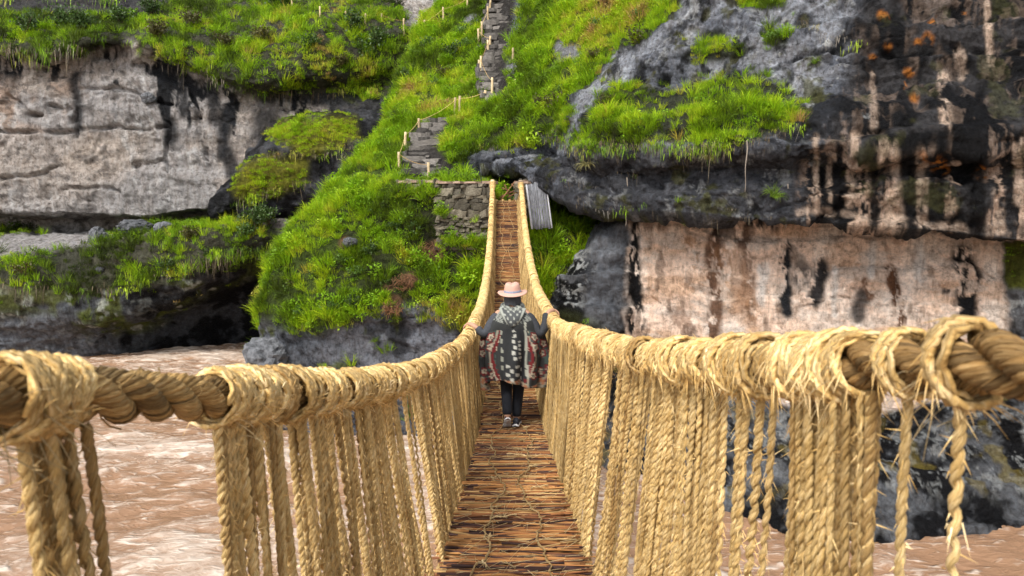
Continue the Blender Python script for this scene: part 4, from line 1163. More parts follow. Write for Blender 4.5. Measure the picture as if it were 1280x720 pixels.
# handrail centre lines: half spacing from the deck's width and the walker's size, height from the photo
YT = np.array([-1.2, 0, 1, 1.66, 3.2, 5, 8, 11, 14.3, 19, 25.0])
WL = np.array([.80, .80, .78, .72, .60, .54, .50, .51, .55, .62, .70])
WR = np.array([.80, .80, .76, .70, .60, .53, .49, .455, .42, .38, .33])
def rail_table(w, sgn, tab):
    out = []
    for Y, ww in zip(YT, w):
        x = sgn * ww
        if Y < 0.9: out.append(None); continue
        z = 0.0
        for _ in range(6):
            px, _p = proj(np.array([x, Y, z])); py = np.interp(px, [t[0] for t in tab], [t[1] for t in tab])
            z = P(px, py, Y)[2]
        out.append((x, Y, z))
    z1 = out[2][2]; sl = (out[3][2] - out[2][2]) / 0.66 * 0.5
    out[1] = (sgn * w[1], 0.0, z1 - sl * 1.0); out[0] = (sgn * w[0], -1.2, z1 - sl * 2.2 + 0.1)
    return np.array(out)
TABL = [(-60, 501), (0, 499), (60, 495), (150, 495), (240, 497), (330, 496), (400, 494), (450, 487), (500, 474), (540, 459), (570, 438), (585, 421), (600, 388), (608, 350), (613, 300), (615, 260), (616, 226)]
TABR = [(651, 226), (652, 240), (655, 270), (658, 300), (663, 330), (670, 360), (685, 393), (700, 408), (740, 427), (780, 440), (850, 452), (950, 459), (1040, 458), (1150, 453), (1280, 456), (1400, 458)]
RL = rail_table(WL, -1, TABL); RR = rail_table(WR, 1, TABR)
RAIL = {-1: RL, 1: RR}
def rail(side, Y):
    Y = np.atleast_1d(np.asarray(Y, float)); T = RAIL[side]
    return np.stack([pchip(T[:, 1], T[:, 0], Y), Y, pchip(T[:, 1], T[:, 2], Y)], -1)
DT = np.array([[-1.2, -1.15], [0, -1.36], [1.8, -1.62], [3.6, P(640, 720, 3.6)[2]], [4.4, P(640, 662, 4.4)[2]], [5.7, P(640, 597, 5.7)[2]], [8.1, P(640, 535, 8.1)[2]], [11, -2.38], [14.3, -2.08], [19, -1.0], [25, P(633, 250, 25)[2]]])
def deckz(Y): return pchip(DT[:, 0], DT[:, 1], np.atleast_1d(np.asarray(Y, float)))
def deckx(Y): return np.interp(Y, [-1, 3.6, 8, 14, 25], [0.0, 0.02, -0.005, -0.06, -0.2])
def deckw(Y): return np.interp(Y, [-1, 1.2, 1.7, 2.3, 3, 3.6, 8, 13, 18, 25], [.74, .73, .66, .56, .465, .415, .385, .33, .31, .36])
def railY(side, px):
    """how far ahead the handrail crosses photo column px"""
    Ys = np.linspace(0.7, 24.9, 3000); q, _ = proj(rail(side, Ys))
    return float(np.interp(px, q if side < 0 else q[::-1], Ys if side < 0 else Ys[::-1]))
BARE = {-1: 1.75, 1: 1.45}          # nearer than this the thick cable shows between separate knots

# ---- handrail cables: two fat strands laid together, each made of cords
for sd_ in (-1, 1):
    mb = MB()
    near = resample(rail(sd_, np.linspace(-1.2, 3.4, 120)), 0.012)
    ref = (0.2, 0, 1)
    for k in range(3):
        big = helix(near, 0.0275, 0.36, 2 * math.pi / 3 * k + (0.4 if sd_ < 0 else 1.9), ref)
        big = resample(big, 0.012)
        for j in range(8):
            s = helix(big, 0.0185, -0.14, 2 * math.pi * j / 8, ref)
            s = s + 0.0016 * np.stack([fbm(s * 40 + j, 2, 600 + j), fbm(s * 40 + 9, 2, 610 + j), fbm(s * 40 + 5, 2, 620 + j)], -1)
            tube(mb, s, 0.0086 * (1 + 0.14 * fbm(s * 30, 2, 630 + j)), 6, ref, np.ones(3) * rng.choice([.5, .75, .95, 1.15, 1.3]))
        tube(mb, big, 0.016, 6, ref, np.ones(3) * .6)
        for i in range(150):                  # single stalks lying in the lay of the cable, some ends lifting off
            i0 = rng.integers(0, len(big) - 30); seg = big[i0:i0 + int(rng.integers(6, 16))]
            h_ = helix(seg, .0268 + rng.normal(0, .0008), -.14, rng.random() * 6.28, ref)
            lift = np.linspace(0, 1, len(h_))[:, None] ** 3 * (h_ - seg) * rng.uniform(0, .9) * (rng.random() < .4)
            tube(mb, h_ + lift, rng.uniform(.0009, .0020), 4, ref, np.ones(3) * rng.choice([.5, 1.0, 1.3, 1.6]))
    far = resample(rail(sd_, np.linspace(3.35, 25.0, 300)), 0.05)
    twist(mb, far, 0.026, 0.030, 3, 0.30, 7, ref, np.ones(3))
    bmesh_part('handrail_cable', mb, mat_cable)

# ---- hanger ropes: shared lengths of laid rope, 1 m long, hanging down -Z
def hanger_mesh(k, r=0.0068, off=0.0056, pitch=0.062, n=3, step=0.006, sides=6):
    mb = MB(); q = np.random.default_rng(900 + k)
    z = np.arange(0, 1.0001, step)
    ph = q.random(4) * 6.28
    path = np.stack([0.005 * np.sin(z * 4 + ph[0]) + 0.0009 * np.sin(z * 17 + ph[1]), 0.005 * np.sin(z * 3.3 + ph[2]) + .0009 * np.sin(z * 15 + ph[3]), -z], -1)
    for i in range(n):
        h = helix(path, off, pitch * (1 + .05 * q.normal()), 2 * math.pi * i / n + q.random(), (1, 0, 0))
        rr = r * (1 + 0.14 * np.sin(z * 9 + q.random() * 6) + 0.16 * np.sin(z * 40 + q.random() * 6) * q.random() + 0.1 * q.normal(0, 1, len(z)).cumsum() / len(z))
        tube(mb, h, rr, sides, (1, 0.2, 0), np.ones(3) * q.uniform(.85, 1.15))
    for i in range(70):                      # stray stalk ends
        zz = q.random(); c = path[int(zz * (len(path) - 1))]
        a = q.random() * 6.28; d = np.array([math.cos(a), math.sin(a), -1.2 + q.normal(0, .9)]); d /= np.linalg.norm(d)
        b0 = c + 0.011 * np.array([math.cos(a), math.sin(a), 0]); L = 0.012 + 0.04 * q.random() ** 2
        s = nrm(np.cross(d, (0.3, 0.5, .2))) * 0.0012
        mb.add([b0 - s, b0 + s, b0 + d * L], None, [[0, 1, 2]], None, np.ones(3) * 1.2)
    return mb.mesh('hanger_rope', mat_rope)
HV = [hanger_mesh(k, r=rng.uniform(.0052, .0066), pitch=rng.uniform(.036, .050), n=3 if k % 3 else 2) for k in range(10)]

# ---- lashings round the cable: shared coils about +Y
def coil_mesh(k, turns, pitch, rad, r, cross=2, seed=0):
    mb = MB(); q = np.random.default_rng(seed + 40 * k)
    L = turns * pitch
    tl = q.choice([-1, 1]) * q.uniform(0.012, 0.034)
    n = int(turns * 22)
    ph = np.linspace(0, turns * 2 * math.pi, n)
    for t in range(2):
        wob = rad + 0.004 * np.sin(ph * .37 + q.random() * 6) + 0.004 * np.sin(ph * 1.7 + q.random() * 6)
        pth = np.stack([wob * np.cos(ph), (ph / (2 * math.pi) - turns / 2) * pitch + tl * np.cos(ph) + 0.004 * np.sin(ph * 2.3) + t * 0.006, wob * np.sin(ph)], -1)
        tube(mb, helix(pth, r * .6, 0.05, t * math.pi, (0, 1, 0)), r, 5, (0, 1, 0.01), np.ones(3) * q.uniform(.85, 1.2))
    for c in range(cross):                   # turns that cross over the others
        ph2 = np.linspace(0, 2 * math.pi, 24) + q.random() * 6; sl = q.uniform(.5, 1) * (1 if c % 2 else -1) * L * .45
        w2 = rad + 0.008 + 0.003 * c / max(cross, 1)
        pth = np.stack([w2 * np.cos(ph2), sl * np.sin(ph2) + q.normal(0, .008), w2 * np.sin(ph2)], -1)
        for t in range(2): tube(mb, helix(pth, r * .6, 0.05, t * math.pi, (0, 1, 0)), r, 5, (0.1, 1, 0.1), np.ones(3) * q.uniform(.9, 1.25))
    for i in range(70):                      # loose ends
        a = q.random() * 6.28; y = q.uniform(-L / 2, L / 2); rr = rad + .008
        b0 = np.array([rr * math.cos(a), y, rr * math.sin(a)]); d = nrm(np.array([math.cos(a) * .5 - math.sin(a) * .9, q.normal(0, .7), math.sin(a) * .5 + math.cos(a) * .9 - .2]))
        Lf = 0.015 + 0.055 * q.random() ** 2; s = nrm(np.cross(d, (0.2, .9, .3))) * 0.0013
        mid = b0 + d * Lf * .5 + np.array([0, 0, -.12 * Lf])
        mb.add([b0 - s, b0 + s, mid + s * .8, mid - s * .8, b0 + d * Lf + np.array([0, 0, -.4 * Lf])], [[0, 1, 2, 3]], [[3, 2, 4]], None, np.ones(3) * q.uniform(1, 1.4))
    return mb.mesh('lashing', mat_rope)
CV = [coil_mesh(k, t, p, rad, r, c, 70) for k, (t, p, rad, r, c) in enumerate([(4, .018, .061, .0056, 3), (3, .021, .059, .006, 4), (5, .016, .062, .0054, 3), (4, .018, .059, .0058, 5), (3, .02, .063, .006, 4), (2, .024, .060, .0064, 5)])]
CBIG = [coil_mesh(11, 6, .016, .059, .0058, 7, 75), coil_mesh(12, 5, .018, .060, .0056, 8, 76), coil_mesh(13, 1.6, .02, .058, .0066, 2, 77), coil_mesh(14, 1.3, .022, .058, .007, 2, 78)]

def rail_quat(side, Y, roll=0.0):
    d = rail(side, [Y + .05])[0] - rail(side, [Y - .05])[0]
    q = Vector(d).to_track_quat('Y', 'Z')
    return q @ Euler((0, roll, 0)).to_quaternion()

hang_list = []                                # (side, Y top, sideways start, Y bottom, variant scale)
lash_list = []
def bundle(side, px0, px1, n, knots=1, big=None, thick=1.0, lean=0.0, fill=True):
    """n hangers spread along the handrail between two photo columns"""
    for px in np.linspace(px0, px1, n) if n > 1 else [(px0 + px1) / 2]:
        Y = railY(side, px + rng.normal(0, 1.0))
        hang_list.append((side, Y, rng.uniform(-.02, .02), Y + lean + rng.normal(0, .01), thick * rng.uniform(.92, 1.08)))
        if n > 1 and fill: hang_list.extend([(side, Y + .012 + rng.normal(0, .012), rng.uniform(-.035, .035), Y + .02 + lean + rng.normal(0, .03), thick * .85) for _q in range(2)])
    for k in range(knots):
        px = px0 + (px1 - px0) * (k + .5) / knots
        lash_list.append((side, railY(side, px), CBIG[rng.integers(2) if big is None else big], rng.uniform(.92, 1.06)))
# near, placed from the photo
bundle(-1, 42, 74, 3, 1, 0, 1.1, .10); bundle(-1, 20, 30, 1, 1, 1, .9, .08)
bundle(-1, 264, 311, 6, 2); bundle(-1, 320, 340, 3, 1); bundle(-1, 347, 348, 1, 0, None, .55); bundle(-1, 362, 422, 8, 2); bundle(-1, 429, 443, 3, 1); bundle(-1, 449, 472, 5, 1); bundle(-1, 476, 500, 5, 1)
bundle(1, 1208, 1208, 1, 1, 3, 1.1); bundle(1, 1136, 1136, 1, 1, 2); bundle(1, 996, 1100, 11, 2); bundle(1, 950, 962, 2, 1, 3, fill=False); bundle(1, 928, 936, 2, 1, 2, fill=False); bundle(1, 905, 915, 2, 1, fill=False); bundle(1, 822, 899, 14, 3); bundle(1, 776, 807, 7, 1)
# behind the camera side and then all along to the far end
for side, y0 in ((-1, railY(-1, 510)), (1, railY(1, 766))):
    Y = y0 + 0.06
    while Y < 24.6:
        dense = min(1.0, (Y - 1.5) / 3.0)
        n = int(rng.integers(3, 7)) if Y < 5 else int(rng.integers(6, 12))
        sp = 0.026 if Y < 6 else 0.034
        c0 = Y
        sl = rng.normal(0.02, .03)
        for i in range(n):
            hang_list.append((side, Y, rng.uniform(-.035, .035), Y + sl + rng.normal(0, .012), rng.uniform(.9, 1.12))); Y += sp + rng.normal(0, .002)
        Y += rng.uniform(.01, .07) if Y < 7 else rng.uniform(0, .03)
for side in (-1, 1):
    Y = BARE[side] + .02
    while Y < 24.8:
        lash_list.append((side, Y, CV[rng.integers(len(CV))], rng.uniform(.82, 1.22) if Y < 6 else rng.uniform(.8, 1.1))); Y += rng.uniform(.06, .12)
    for Y in (-.25, -.8): bundle_y = Y; lash_list.append((side, Y, CBIG[0], 1.0))

hang_list.sort(key=lambda h: h[1])
N_IND = 300
far_mb = MB()
strand_z = np.linspace(0, 1, 26)
for i, (side, Yt, so, Yb, th) in enumerate(hang_list):
    a = rail(side, [Yt])[0] + np.array([so, 0, -0.058 + rng.uniform(-.004, .004)])
    b_ = np.array([float(deckx(Yb)) + side * (float(deckw(Yb)) + .02 + rng.uniform(-.02, .025)), Yb, float(deckz(Yb)[0]) - .05])
    d = b_ - a; L = np.linalg.norm(d)
    if i < N_IND:
        q = Vector(d).to_track_quat('-Z', 'Y') @ Euler((0, 0, rng.random() * 6.28)).to_quaternion()
        th2 = th * rng.uniform(.8, 1.18)
        bpart('hanger_rope', HV[rng.integers(len(HV))], a, q, (th2, th2, L))
    else:
        pth = a + d * strand_z[:, None] + np.stack([.006 * np.sin(strand_z * 6 + i), .006 * np.sin(strand_z * 5 + i * 2.3), strand_z * 0], -1)
        c = np.ones(3) * rng.uniform(.6, 1.2)
        for k in range(2):
            tube(far_mb, helix(pth, .0068 * th, .085, math.pi * k + i, (1, 0, 0)), .0092 * th, 4, (1, .1, 0), c * rng.uniform(.92, 1.08), cap=False)
o = bmesh_part('far_hanger_ropes', far_mb, mat_rope, 'stuff')
far_l = MB(); nl = 0
lash_list.sort(key=lambda h: abs(h[1] - .5))
for i, (side, Y, me, s) in enumerate(lash_list):
    c = rail(side, [Y])[0]; roll = rng.uniform(-.5, .5)
    if i < 190:
        bpart('lashing', me, c, rail_quat(side, Y, roll), (s, s, s))
    else:
        Rm = np.array(rail_quat(side, Y, roll).to_matrix())
        for t in range(3):
            ph = np.linspace(0, 2 * math.pi, 13); rad = .072 * s + rng.uniform(-.004, .008)
            pth = np.stack([rad * np.cos(ph), (t - 1) * .024 + rng.uniform(-.02, .02) * np.cos(ph + t), rad * np.sin(ph)], -1) @ Rm.T + c
            tube(far_l, pth, .0125, 4, tuple(Rm[:, 1]), np.ones(3) * rng.uniform(.85, 1.2), cap=False)
bmesh_part('far_lashings', far_l, mat_rope, 'stuff')

# frayed stalks sticking out of the two nearest knots
fz = MB()
for side, px, n in ((-1, 30, 26), (-1, 285, 20), (1, 1046, 22), (1, 1190, 14), (1, 930, 30), (-1, 400, 16), (1, 870, 14)):
    Y = railY(side, px)
    for i in range(n):
        c = rail(side, [Y + rng.normal(0, .04)])[0] + np.array([rng.uniform(-.06, .06), -.02, -.03 + rng.normal(0, .03)])
        d = nrm(np.array([-side * rng.uniform(.2, 1), rng.normal(0, .4), rng.normal(-.15, .35)])); Lf = rng.uniform(.03, .11)
        t = np.linspace(0, 1, 5)[:, None]
        tube(fz, c + d * Lf * t + np.array([0, 0, -.35 * Lf]) * t * t, np.linspace(.0013, .0006, 5), 3, (.3, .2, 1), np.ones(3) * rng.uniform(.9, 1.2))
bmesh_part('frayed_stalks', fz, mat_fibre, 'stuff')

# ---- floor: cables, twigs, cord ties
for fx in (-.40, -.14, .14, .40):
    Ys = np.linspace(-1.2, 25.2, 240)
    pth = np.stack([deckx(Ys) + fx * deckw(Ys) / .4, Ys, deckz(Ys) - .075], -1)
    mb = MB(); twist(mb, resample(pth, .06), .028, .033, 3, .3, 6, (1, 0, 0), np.ones(3) * .9)
    bmesh_part('floor_cable', mb, mat_cable)
TONES = [(.38, .17, .06), (.20, .08, .034), (.46, .23, .08), (.10, .045, .028), (.05, .026, .022), (.50, .32, .13), (.33, .14, .05), (.07, .04, .036), (.36, .17, .055)]
def stick_path(q, L, n):
    t = np.linspace(-.5, .5, n)
    return np.stack([t * L, .012 * np.sin(t * 5 + q.random() * 6) * q.random() * 1.6, .008 * np.sin(t * 7 + q.random() * 6) * q.random()], -1)
SV = []
for k in range(14):
    q = np.random.default_rng(1200 + k); mb = MB(); L = 1.0
    tube(mb, stick_path(q, L, 8), np.linspace(q.uniform(.0055, .0085), q.uniform(.0035, .006), 8), 6, (0, 0, 1), np.array(TONES[k % len(TONES)]) * q.uniform(.85, 1.15))
    SV.append(mb.mesh('stick', mat_stick))
sticks = []
Y = 2.9
while Y < 24.9:
    sticks.append(Y); Y += 0.0076 if Y < 9 else 0.013
st_far = MB(); cnt = 0
for i, Y in enumerate(sticks):
    w = 2 * float(deckw(Y)); half = rng.random() < .35
    L = w * (rng.uniform(.82, 1.16) if not half else rng.uniform(.45, .75))
    ox = (rng.normal(0, .035) if not half else rng.uniform(-.2, .2)); lay = rng.integers(0, 3)
    z = float(deckz(Y)[0]) - .018 + .009 * lay + rng.uniform(-.003, .004)
    yaw = rng.normal(0, .05) + (rng.normal(0, .22) if rng.random() < .16 else 0)
    slope = float((deckz(Y + .1)[0] - deckz(Y - .1)[0]) / .2)
    c = np.array([float(deckx(Y)) + ox, Y, z]); tilt = rng.normal(0, .010)
    if i < 300 and not (Y < 2.9):
        qn = Euler((0, tilt, yaw)).to_quaternion()
        f_ = rng.uniform(.8, 1.35)
        bpart('stick', SV[rng.integers(len(SV))], c, qn, (L, f_, f_))
    else:
        q = rng; t = np.linspace(-.5, .5, 5)
        bow = .012 * np.sin(t * 4 + q.random() * 6)
        pth = np.stack([c[0] + t * L * math.cos(yaw), c[1] + t * L * math.sin(yaw) + bow, c[2] + t * L * tilt * -1 + t * L * math.sin(yaw) * slope], -1)
        tube(st_far, pth, np.linspace(.0085, .006, 5) * rng.uniform(.8, 1.3) * (1.0 if Y < 9 else 1.25), 4, (0, 0, 1), np.array(TONES[rng.integers(len(TONES))]) * rng.uniform(.7, 1.1) * (1 if Y < 8 else .72), cap=False)
# packed under-layer of twigs
for Y in np.arange(-1.0, 24.9, .021):
    t = np.linspace(-.5, .5, 3); w = 2 * float(deckw(Y)) * rng.uniform(.92, 1.06); z = float(deckz(Y)[0]) - .036
    pth = np.stack([float(deckx(Y)) + t * w, Y + rng.normal(0, .012, 3), np.full(3, z)], -1)
    tube(st_far, pth, .0125, 4, (0, 0, 1), np.array(TONES[rng.integers(len(TONES))]) * .75, cap=False)
bmesh_part('far_deck_sticks', st_far, mat_stick, 'stuff')
def cord(xs_, r=.0062):
    Ys = np.arange(2.9, 24.9, .05)
    ph = rng.random(4) * 6
    x = np.array([xs_ * deckw(y) for y in Ys]) + deckx(Ys) + .06 * np.sin(Ys * 1.7 + ph[0]) + .035 * np.sin(Ys * 4.3 + ph[1]) + .014 * np.sign(np.sin(Ys * 9 + ph[2])) + rng.normal(0, .006, len(Ys))
    z = deckz(Ys) + .016 + .006 * np.abs(np.sin(Ys * 13 + ph[3]))
    return np.stack([x, Ys, z], -1)
for k in (-.42, .36):
    mb = MB(); pth = resample(cord(k), .025)
    twist(mb, pth, .0042, .0046, 2, .06, 4, (1, 0, 0), np.ones(3) * 1.05)
    bmesh_part('deck_cord', mb, mat_fibre)
for Y in list(np.arange(3.3, 16, .40)):            # short cross ties with frayed ends
    mb = MB(); Y = Y + rng.normal(0, .07); x0 = float(deckx(Y)) + rng.choice([-.42, .36]) * .39
    if rng.random() < .3: x1 = x0 + rng.choice([-1, 1]) * rng.uniform(.1, .2)
    else: x1 = x0 + rng.normal(0, .05)
    t = np.linspace(0, 1, 9)
    pth = np.stack([x0 + (x1 - x0) * t, Y + .06 * (t - .5) + .015 * np.sin(t * 9), float(deckz(Y)[0]) + .022 + .01 * np.sin(t * 3.14)], -1)
    twist(mb, pth, .0042, .0046, 2, .06, 4, (0, 0, 1), np.ones(3) * 1.1)
    for j in range(7):
        d = nrm(np.array([rng.normal(0, .8), rng.normal(0, .8), .35 * rng.random()])); Lf = rng.uniform(.03, .09); tt = np.linspace(0, 1, 4)[:, None]
        tube(mb, pth[4] + d * Lf * tt, .0015, 3, (.2, .3, 1), np.ones(3) * 1.1)
    bmesh_part('cord_tie', mb, mat_fibre)

# straw litter trodden into the deck
lit = MB()
for i in range(520):
    Y = 3.1 + 9 * rng.random() ** 1.6; x = float(deckx(Y)) + rng.uniform(-.38, .38); L = rng.uniform(.04, .16); a = rng.normal(.2, .7)
    t = np.linspace(-.5, .5, 4); z0 = float(deckz(Y)[0]) + .012 + rng.uniform(0, .014)
    tube(lit, np.stack([x + t * L * math.cos(a), Y + t * L * math.sin(a), z0 + .02 * (t + .5) * L / .1 * rng.random()], -1), rng.uniform(.0012, .0024), 3, (0, 0, 1), np.ones(3) * rng.uniform(.6, 1.1), cap=False)
bmesh_part('straw_litter', lit, mat_fibre, 'stuff')
# ------------------------------------------------------------------ the walker
PX0, PY0 = 0.006, 8.1
PZ0 = float(deckz(PY0)[0]) + .016
WALK = empty('person', (PX0, PY0, PZ0))
tag(WALK, 'person in pink felt hat and dark patterned poncho walking away, hands on both ropes', 'person')
hL = rail(-1, [PY0 + .02])[0] - np.array([PX0, PY0, PZ0]); hR = rail(1, [PY0 + .10])[0] - np.array([PX0, PY0, PZ0])

def skin_mesh(name, verts, edges, radii, mat, sub=2, root=0):
    me = bpy.data.meshes.new(name + '_cage'); me.from_pydata([tuple(v) for v in verts], edges, [])
    o = bpy.data.objects.new(name + '_cage', me); COL.objects.link(o)
    md = o.modifiers.new('skin', 'SKIN'); md.use_smooth_shade = True
    me.skin_vertices[0].data[root].use_root = True
    for i, r in enumerate(radii): me.skin_vertices[0].data[i].radius = (r, r) if np.isscalar(r) else r
    sb = o.modifiers.new('sub', 'SUBSURF'); sb.levels = sub; sb.render_levels = sub
    dg = bpy.context.evaluated_depsgraph_get(); dg.update()
    out = bpy.data.meshes.new_from_object(o.evaluated_get(dg)); out.name = name
    bpy.data.objects.remove(o); bpy.data.meshes.remove(me)
    out.materials.clear(); out.materials.append(mat)
    for p in out.polygons: p.use_smooth = True
    return out

mat_skin = plain_material('skin', (0.42, 0.24, 0.16), 0.55, 30, 0.08, 0.001)
mat_denim = plain_material('dark_trousers', (0.012, 0.014, 0.02), 0.85, 40, 0.3, 0.002)
mat_wool = plain_material('woven_poncho', (1, 1, 1), 0.95, 120, 0.22, 0.003, (1, 1, 1), True)
mat_sleeve = plain_material('grey_sleeve', (0.045, 0.048, 0.055), 0.95, 60, 0.3, 0.003)
mat_felt = plain_material('pink_felt', (0.50, 0.30, 0.235), 0.9, 60, 0.08, 0.001)
mat_band = plain_material('hat_band', (0.20, 0.22, 0.28), 0.8, 60, 0.3, 0.001)
mat_hair = plain_material('grey_hair', (0.045, 0.045, 0.05), 0.6, 80, 0.4, 0.003, (1, 1, .1))
mat_shoe = plain_material('shoe_canvas', (0.05, 0.055, 0.07), 0.8, 60, 0.3, 0.001)
mat_sole = plain_material('shoe_sole', (0.75, 0.75, 0.75), 0.6, 60, 0.1, 0.001)

V = []; E = []; RD = []
def jv(p, r, par=None):
    V.append(np.array(p, float)); RD.append(r)
    if par is not None: E.append((par, len(V) - 1))
    return len(V) - 1
pel = jv((0, 0, .90), .125); sp1 = jv((0, .01, 1.08), .12, pel); sp2 = jv((0, .03, 1.30), .135, sp1); nk = jv((0, .04, 1.46), .06, sp2); hd = jv((0, .06, 1.56), .085, nk); hd2 = jv((0, .07, 1.64), .075, hd)
for s, H in ((-1, hL), (1, hR)):
    sh = jv((s * .17, .02, 1.37), .065, sp2); el = jv((s * .33, -.06, 1.13), .045, sh)
    wr = jv((H[0] - s * .055, H[1] - .07, H[2] + .078), .030, el)
    pm = jv((H[0] - s * .010, H[1] - .015, H[2] + .098), .030, wr)
    for k in range(4):
        y = -.030 + .021 * k
        a = jv((H[0] + s * .035, H[1] + y + .03, H[2] + .100 - .004 * abs(k - 1)), .0105, pm)
        b2 = jv((H[0] + s * .074, H[1] + y + .034, H[2] + .066), .0095, a)
        jv((H[0] + s * (.082 if k < 3 else .078), H[1] + y + .034, H[2] + (.022 if k in (1, 2) else .034)), .008, b2)
    t1 = jv((H[0] - s * .030, H[1] + .045, H[2] + .084), .0115, pm); jv((H[0] - s * .062, H[1] + .058, H[2] + .050), .0095, t1)
LEG = {}
for s, kn, an, toe in ((-1, (-.075, .10, .50), (-.06, -.12, .155), (-.06, .02, .035)), (1, (.075, .10, .49), (.045, .06, .09), (.05, .21, .03))):
    hp = jv((s * .09, 0, .86), .098, pel); k_ = jv(kn, .062, hp); a_ = jv(an, .043, k_); jv(toe, .034, a_); LEG[s] = (kn, an, toe)
body = skin_mesh('body', V, E, RD, mat_skin, 2, 0)
place('body', body, WALK)
# trousers
tv, te, tr = [np.array((0, 0, .93)), np.array((0, 0, .86))], [(0, 1)], [.145, .15]
for s in (-1, 1):
    kn, an, toe = LEG[s]
    tv.append(np.array((s * .088, .0, .82))); tr.append(.112); te.append((1, len(tv) - 1))
    tv.append(np.array(kn)); tr.append(.079); te.append((len(tv) - 2, len(tv) - 1))
    tv.append((np.array(kn) + np.array(an)) / 2); tr.append(.069); te.append((len(tv) - 2, len(tv) - 1))
    tv.append(np.array(an) + np.array([0, 0, .005])); tr.append(.062); te.append((len(tv) - 2, len(tv) - 1))
place('trousers', skin_mesh('trousers', tv, te, tr, mat_denim, 2, 1), WALK)
# sleeves
for s, H in ((-1, hL), (1, hR)):
    sv = [np.array((s * .15, .02, 1.38)), np.array((s * .335, -.065, 1.13)), np.array((s * .40, -.06 + H[1] * .3, .5 * (1.13 + H[2] + .078))), np.array((H[0] - s * .085, H[1] - .075, H[2] + .078))]
    place('sleeve', skin_mesh('sleeve', sv, [(0, 1), (1, 2), (2, 3)], [.085, .070, .056, .040], mat_sleeve, 2), WALK)
# shoes: sole + upper, shaped from a foot outline
def shoe(an, toe, pitch):
    a = np.array(an); ang = pitch
    up, so = MB(), MB()
    n = 9; t = np.linspace(0, 1, n); Lf = .285
    wid = np.array([.030, .038, .038, .035, .038, .046, .048, .042, .022]); top = np.array([.085, .100, .105, .098, .082, .064, .052, .044, .030])
    yy = -.075 + t * Lf
    def ring(mb, zlo, zhi, k):
        V = []
        for i in range(n):
            w = wid[i] * k
            for u in np.linspace(-1, 1, 9):
                V.append((w * math.sin(u * 1.57), yy[i] * (1 + .02 * (k > 1)), zlo if abs(u) == 1 else zlo + (zhi[i] - zlo) * max(math.cos(u * 1.57), 0) ** .6))
        f = [[i * 9 + j, i * 9 + j + 1, (i + 1) * 9 + j + 1, (i + 1) * 9 + j] for i in range(n - 1) for j in range(8)]
        f += [[i * 9 + 8, i * 9, (i + 1) * 9, (i + 1) * 9 + 8] for i in range(n - 1)]
        V = np.array(V); c = V.mean(0)
        b0 = len(V); V = np.concatenate([V, [V[:9].mean(0)], [V[-9:].mean(0)]])
        f3 = [[j + 1, j, b0] for j in range(8)] + [[(n - 1) * 9 + j, (n - 1) * 9 + j + 1, b0 + 1] for j in range(8)]
        mb.add(V, f, f3)
    ring(up, .022, top, 1.0); ring(so, 0.0, np.full(n, .030), 1.13)
    return up, so
for s in (-1, 1):
    kn, an, toe = LEG[s]
    up, so = shoe(an, toe, 0)
    e_rot = (R(-38), 0, R(4)) if s < 0 else (R(-2), 0, R(-6))
    loc = (an[0], an[1] + .02, .085) if s < 0 else (an[0], an[1] - .01, .004)
    u_ = up.build('shoe', mat_shoe, WALK, True, loc, e_rot); so.build('sole', mat_sole, u_)

# poncho: a wide woven cloth with a pattern of its own
nh, na = 110, 150
hh = np.linspace(0, 1, nh); th = np.linspace(0, 2 * math.pi, na)
T, A = np.meshgrid(hh, th, indexing='ij')
bk = np.cos(A + math.pi / 2)                        # x direction
hem = .55 - .06 * np.cos(A * 2 + .25) + .035 * np.sin(A * 3 + 1) - .06 * np.exp(-(np.sin(A) * 0 + ((A - 1.5 * math.pi) / .35) ** 2)) + .02 * np.sin(A * 7)
Z = 1.46 + (hem - 1.46) * T
ax = pchip([.40, .55, .75, .95, 1.12, 1.24, 1.34, 1.41, 1.46], [.355, .372, .388, .392, .368, .305, .228, .150, .085], np.clip(Z, .4, 1.46).ravel()).reshape(Z.shape)
ay = pchip([.40, .55, .75, .95, 1.12, 1.24, 1.34, 1.41, 1.46], [.215, .22, .215, .205, .195, .185, .165, .125, .08], np.clip(Z, .4, 1.46).ravel()).reshape(Z.shape)
fold = sstep(.12, .8, T) * (.030 * np.sin(A * 8 + 1.3 + .8 * T) + .020 * np.sin(A * 13 + T * 3) + .07 * fbm(np.stack([np.cos(A) * 2, np.sin(A) * 2, T * 1.2], -1), 3, 77))
Xp = (ax + fold) * np.cos(A); Yp = (ay + fold) * np.sin(A) + .035
Yp = np.where((np.sin(A) < 0), Yp - .03 * np.exp(-((Z - 1.30) / .12) ** 2), Yp)
g = np.stack([Xp, Yp, Z], -1)
CH = np.array([.034, .036, .035]); CREAM = np.array([.46, .40, .30]); RED = np.array([.15, .016, .018]); TEAL = np.array([.055, .085, .075]); WHITE = np.array([.46, .46, .41]); RUST = np.array([.36, .12, .045]); TAN = np.array([.30, .25, .18])
c = np.tile(CH, Z.shape + (1,)).astype(np.float32)
u = Xp
def put(mask, colr, a=1.0):
    global c
    c = c + (colr - c) * (np.asarray(mask, float) * a)[..., None]
band = (np.abs(u) - .17) - (Z - .55) * .14          # the side panels run down and outwards
side_p = (np.abs(u) > .16 + .04 * np.sin(Z * 9)) & (Z < 1.20)
